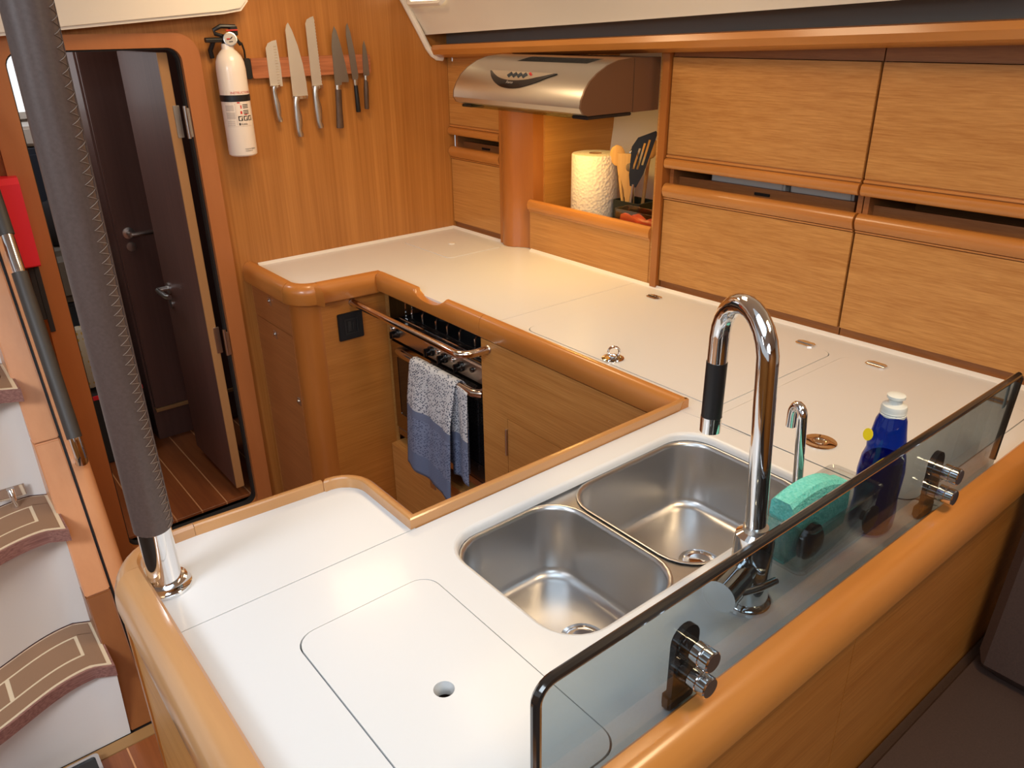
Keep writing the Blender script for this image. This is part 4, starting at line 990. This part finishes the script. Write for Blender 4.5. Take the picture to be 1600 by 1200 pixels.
tag(obj('whisk', b, CHROME, mx=facing((1.885, 1.712, SZ + .010), .03)), 'wire whisk behind the wooden spatula', 'whisk')
b = M(); tube(b, [(0, 0, 0), (.004, .30, 0)], .003, 8)
for i in range(1): lathe(b, [(.0, 0), (.014, .006), (.018, .018), (.012, .032), (0, .036)], (.006, .285, 0), (0, 1, 0), 16)
tag(obj('ladle', b, SATIN, mx=facing((1.872, 1.655, SZ + .010), -.22)), 'steel ladle leaning right beside the cabinet side panel', 'ladle')
yb = thing('yellow_bottle', 'translucent yellow squeeze bottle at the right end of the niche', 'bottle', (1.93, 1.57, SZ))
b = M(); lathe(b, [(.03, 0), (.042, .008), (.043, .10), (.040, .19), (.028, .245), (.012, .265), (.012, .275)], (1.93, 1.552, SZ)); obj('bottle_body', b, YELIQ, yb)
b = M(); lathe(b, [(.014, .0), (.014, .016), (.005, .022), (.003, .05), (0, .05)], (1.93, 1.552, SZ + .275)); obj('nozzle', b, CAPM, yb)
tr_ = thing('clear_tray', 'clear acrylic tray holding an orange packet in the niche', 'tray', (1.77, 1.56, SZ))
b = M(); o_ = rrect(1.735, 1.800, 1.482, 1.655, .006, 3); i_ = rrect(1.738, 1.797, 1.485, 1.652, .005, 3)
loft(b, [[(p[0], p[1], SZ) for p in o_], [(p[0], p[1], SZ + .168) for p in o_], [(p[0], p[1], SZ + .168) for p in i_], [(p[0], p[1], SZ + .004) for p in i_]]); obj('tray_walls', b, PLASTIC, tr_)
b = M()
for k in range(2):
    loft(b, [[(1.768 + (k * .016 - .016) + .010 * math.cos(t), 1.490 + .150 * u, SZ + .085 + .064 * math.sin(t) + .01 * math.sin(u * 9 + k * 2)) for t in [2 * PI * i / 10 for i in range(10)]] for u in [i / 12 for i in range(13)]])
tag(obj('packet', b, ORANGE), 'crumpled orange packet in the clear tray', 'packet')

# ================================================================== KNIVES
kr = thing('knife_rack', 'reddish wooden magnetic knife bar on the bulkhead', 'knife rack', (1.18, 2.45, 1.52))
b = M(); plate_y(b, rrect(.984, 1.385, 1.494, 1.550, .006), [], 2.436, 2.4545); obj('bar', b, RACKW, kr)
b = M(); plate_y(b, rrect(.966, .9835, 1.493, 1.551, .007), [], 2.437, 2.4545); obj('end_cap', b, BLACK, kr)
KY = 2.4345
def knife(name, label, tip, heel, butt, blade, hm, handle, bm_=BLADE, bolster=(-.02, .05, -.006, .026), extra=None):
    """blade: outline in (across, along) with along 0=heel..1=tip, across in metres (edge to the right); handle: list of (along 0..1, left, right)"""
    t = thing(name, label, 'knife', (heel[0], KY, heel[1]))
    T = Vector((tip[0], tip[1])); H = Vector((heel[0], heel[1])); B = Vector((butt[0], butt[1]))
    d = (T - H); n_ = Vector((d.y, -d.x)).normalized()
    o = [H + d * v + n_ * u for u, v in blade]; b = M(); plate_y(b, [(p.x, p.y) for p in o], [], KY - .0011, KY + .0007); bl = obj('blade', b, bm_, t)
    d2 = (B - H); n2 = Vector((-d2.y, d2.x)).normalized(); rings = []
    for v, l_, r_ in handle:
        c0 = H + d2 * v; m_ = (l_ + r_) / 2; hw = (r_ - l_) / 2; p = c0 + n2 * m_
        rings.append([(p.x + n2.x * hw * math.cos(a), KY - .001 + min(hw, .0085) * math.sin(a), p.y + n2.y * hw * math.cos(a)) for a in [2 * PI * k / 14 for k in range(14)]])
    b = M(); loft(b, rings); obj('handle', b, hm, t)
    if bolster:
        v0, v1, l_, r_ = bolster; b = M(); c0 = H + d2 * v0; c1 = H + d2 * v1; rings = []
        for c0_, s in ((c0, 1), (c1, .9)):
            p = c0_ + n2 * (l_ + r_) / 2; hw = (r_ - l_) / 2 * s
            rings.append([(p.x + n2.x * hw * math.cos(a), KY - .001 + min(hw, .0075) * math.sin(a), p.y + n2.y * hw * math.cos(a)) for a in [2 * PI * k / 14 for k in range(14)]])
        loft(b, rings); obj('bolster', b, mat('bolster_steel', (.78, .72, .62, 1), .25, 1), t)
    if extra: extra(t, H, d, n_)
    return t
def scallop(t, H, d, n_):
    b = M()
    for k in range(14):
        p = H + d * (.06 + k * .062) + n_ * .0215; q_ = p + n_ * .013
        tube(b, [(p.x - n_.x * .004, KY - .0011, p.y - n_.y * .004), (q_.x - n_.x * .008, KY - .0011, q_.y - n_.y * .008)], .0009, 5)
    o = obj('scallops', b, mat('scallop_shine', (.85, .78, .66, 1), .2, 1), t); o['kind'] = 'stuff'
L0 = [(-.002, 0), (.0, 1)]
SH = [(0, -.006, .016), (.06, -.008, .015), (.12, -.009, .009), (.25, -.010, .009), (.5, -.011, .015), (.72, -.010, .013), (.84, -.009, .009), (.94, -.009, .014), (1, -.005, .012)]
knife('santoku_knife', 'steel santoku knife with scalloped blade and rounded tip, first on the rack', (1.040, 1.597), (1.040, 1.470), (1.046, 1.366), [(-.007, 0), (.033, -.01), (.034, .4), (.030, 1.01), (.016, .99), (.002, .94), (-.006, .84)], SATIN, [(v, l_ * .8 + .002, r_ * .8 + .002) for v, l_, r_ in SH], extra=scallop)
knife('chef_knife', 'long plain steel chef knife with steel handle and deep blade', (1.111, 1.645), (1.110, 1.436), (1.108, 1.317), [(-.008, 0), (.042, 0), (.041, .2), (.036, .45), (.026, .7), (.013, .9), (.003, 1.0), (-.003, .97), (-.008, .9)], SATIN, SH, bolster=(-.02, .06, -.010, .042))
sb_ = [(-.008, 0), (.026, 0)] + [(.0245 + (.0015 if i % 2 else 0) + .001 - .004 * (i / 44), i / 46) for i in range(1, 44)] + [(.0205, 1.0), (.010, .985), (-.002, .955), (-.008, .90)]
knife('bread_knife', 'long steel bread knife with serrated edge', (1.178, 1.662), (1.178, 1.463), (1.180, 1.337), sb_, SATIN, SH, bolster=(-.02, .06, -.010, .030))
knife('dark_chef_knife', 'wide dark bladed chef knife with brown faceted handle', (1.264, 1.634), (1.262, 1.462), (1.252, 1.331), [(-.013, 0), (.010, 0), (.012, .05), (.036, .045), (.037, .10), (.030, .35), (.019, .68), (.008, .92), (.001, 1.0), (-.008, .86), (-.013, .66)], HANDW, [(.1, -.013, .008), (.5, -.0125, .009), (.97, -.013, .013), (1, -.012, .010)], DKSTEEL, bolster=(0, .14, -.013, .009))
knife('slim_knife', 'slim dark utility knife with black handle', (1.312, 1.642), (1.322, 1.474), (1.323, 1.376), [(-.009, .02), (-.005, 0), (.008, 0), (.014, .06), (.014, .12), (.012, .5), (.006, .85), (.0, 1.0), (-.006, .95), (-.010, .8), (-.009, .3)], BLACK, [(.1, -.006, .007), (.5, -.0065, .008), (.97, -.007, .009), (1, -.006, .008)], DKSTEEL, bolster=(-.02, .16, -.008, .0085))
knife('paring_knife', 'smallest dark paring knife with brown handle, last on the rack', (1.366, 1.591), (1.362, 1.484), (1.355, 1.383), [(-.008, .02), (-.004, 0), (.008, 0), (.014, .05), (.0135, .12), (.011, .5), (.005, .85), (0, 1), (-.005, .86), (-.008, .5)], HANDW, [(.1, -.0065, .007), (.45, -.008, .0085), (.97, -.007, .0085), (1, -.006, .007)], DKSTEEL, bolster=(-.02, .16, -.007, .008))

# ================================================================== FIRE EXTINGUISHER
EC = (.910, 2.4085)
fe = thing('fire_extinguisher', 'white fire extinguisher with black valve strapped to the bulkhead', 'extinguisher', (EC[0], EC[1], 1.285))
b = M(); lathe(b, [(.036, 1.284), (.0405, 1.288), (.0412, 1.30), (.0412, 1.525), (.039, 1.545), (.033, 1.560), (.024, 1.571), (.0175, 1.577), (.0165, 1.592)], (EC[0], EC[1], 0), seg=48); obj('cylinder', b, EXTW, fe)
b = M(); lathe(b, [(.0416, 1.438), (.0425, 1.439), (.0425, 1.455), (.0416, 1.456)], (EC[0], EC[1], 0), seg=40, cap0=False, cap1=False); box(b, EC[0] - .02, EC[0] + .02, 2.448, 2.4545, 1.40, 1.50); obj('strap', b, BLACK, fe)
def cyl(u, z, r=.0415):
    a = -PI / 2 - .37 + u / r; return Vector((EC[0] + r * math.cos(a), EC[1] + r * math.sin(a), z))
def patch(bm, u0, u1, z0, z1, r):
    rings = [[cyl(u0 + (u1 - u0) * i / 8, z, rr) for z, rr in ((z0, r), (z1, r), (z1, r - .0003), (z0, r - .0003))] for i in range(9)]; return loft(bm, rings)
b = M(); patch(b, -.046, .046, 1.368, 1.468, .0414); lb = obj('label_sheet', b, LABELM, fe)
b = M()
for i in range(5): patch(b, -.034, -.008, 1.428 - i * .0032, 1.4268 - i * .0032, .04155)
for i in range(6): patch(b, -.034, -.006, 1.408 - i * .0030, 1.4068 - i * .0030, .04155)
for i in range(3): patch(b, -.034, -.010, 1.384 - i * .005, 1.383 - i * .005, .04155)
patch(b, -.036, .042, 1.3695, 1.3700, .04155); patch(b, -.004, -.0034, 1.375, 1.433, .04155)
o = obj('small_print', b, GREYINK, lb); o['kind'] = 'stuff'
b = M()
for i in range(3): patch(b, .018, .036, 1.430 - i * .0042, 1.4278 - i * .0042, .04155)
for i in range(3): patch(b, .018, .036, 1.414 - i * .0042, 1.4118 - i * .0042, .04155)
obj('caption_lines', b, BKINK, lb)
b = M()
patch(b, .003, .011, 1.4335, 1.437, .0416); patch(b, .011, .0145, 1.419, 1.428, .0416); patch(b, .009, .0145, 1.404, 1.412, .0416); patch(b, .020, .030, 1.4008, 1.403, .0416)
obj('red_marks', b, REDINK, lb)
for u in (.001, .0165, .0315):
    b = M(); patch(b, u, u + .0125, 1.385, 1.3985, .0416); k = obj('pictogram', b, BKINK, lb)
    b = M(); patch(b, u + .003, u + .0085, 1.387, 1.3955, .0417); patch(b, u + .007, u + .0105, 1.392, 1.3965, .0417); obj('pictogram_figure', b, LABELM, k)
def bent(u0, z0, r=.04165): return lambda c: cyl(u0 + c.x, z0 + c.y, r + c.z * .4)
text('INSTRUCTIONS', .0092, None, REDINK, 'lettering', lb, bent(-.011, 1.459))
text('Kidde', .0080, None, BKINK, 'lettering', lb, bent(.007, 1.3735))
b = M(); patch(b, .001, .0055, 1.373, 1.3795, .0416); obj('emblem', b, BKINK, lb)
text('MADE IN MEXICO', .0042, None, BKINK, 'lettering', fe, bent(.008, 1.304))
text('CONFORMS TO', .0032, None, BKINK, 'lettering', fe, bent(.008, 1.299))
# valve
b = M(); lathe(b, [(.014, 1.590), (.014, 1.612), (.010, 1.616)], (EC[0], EC[1], 0), seg=20); tube(b, [(EC[0] - .008, EC[1], 1.602), (EC[0] - .062, EC[1] - .004, 1.602)], .0068, 14)
obj('valve', b, BLACK, fe)
b = M(); tube(b, [(EC[0] - .008, EC[1] + .004, 1.612), (EC[0] - .028, EC[1] + .006, 1.618), (EC[0] - .03, EC[1] + .006, 1.628), (EC[0] - .012, EC[1], 1.637), (EC[0] + .030, EC[1] - .002, 1.636)], [.005, .0055, .0055, .006, .006], 8)
box(b, EC[0] + .012, EC[0] + .034, EC[1] - .008, EC[1] + .008, 1.612, 1.638, .002); tube(b, [(EC[0] + .02, EC[1], 1.614), (EC[0] + .040, EC[1], 1.588)], .005, 8)
tube(b, [(EC[0] - .03, EC[1] + .02, 1.60), (EC[0] - .040, EC[1] + .03, 1.575), (EC[0] - .036, EC[1] + .035, 1.555)], .007, 8)
obj('lever', b, BLACK, fe)
b = M(); tube(b, [(EC[0] - .002, EC[1] - .010, 1.626), (EC[0] + .032, EC[1] - .012, 1.627)], .0022, 6); obj('safety_pin', b, REDINK, fe)
gx = (EC[0] + .006, EC[1] - .013, 1.603); ga = (-.30, -.92, .1)
b = M(); lathe(b, [(.0185, 0), (.0185, .006), (.0160, .0065), (.0160, .005)], gx, ga, 28, True, False); gz = obj('gauge', b, SATIN, fe)
b = M(); lathe(b, [(.0162, .0050), (.0162, .0056), (0, .0056)], gx, ga, 28); obj('gauge_dial', b, GAUGE, gz)
gv = Vector(gx) + Vector(ga).normalized() * .0062
b = M(); tube(b, [gv + Vector((-.001, 0, .001)), gv + Vector((-.009, .003, 0))], .0020, 5); obj('gauge_mark', b, REDINK, gz)
b = M(); tube(b, [gv + Vector((0, 0, 0)), gv + Vector((.006, -.002, .006))], .0012, 5); tube(b, [gv + Vector((-.004, .001, -.007)), gv + Vector((.006, -.002, -.006))], .0012, 5); obj('gauge_needle', b, BKINK, gz)
b = M(); tube(b, [(EC[0] + .025, EC[1] + .005, 1.602), (EC[0] + .048, EC[1] + .014, 1.592), (EC[0] + .058, EC[1] + .026, 1.572), (EC[0] + .060, EC[1] + .032, 1.552)], .0028, 8); obj('tether', b, BLACK, fe)
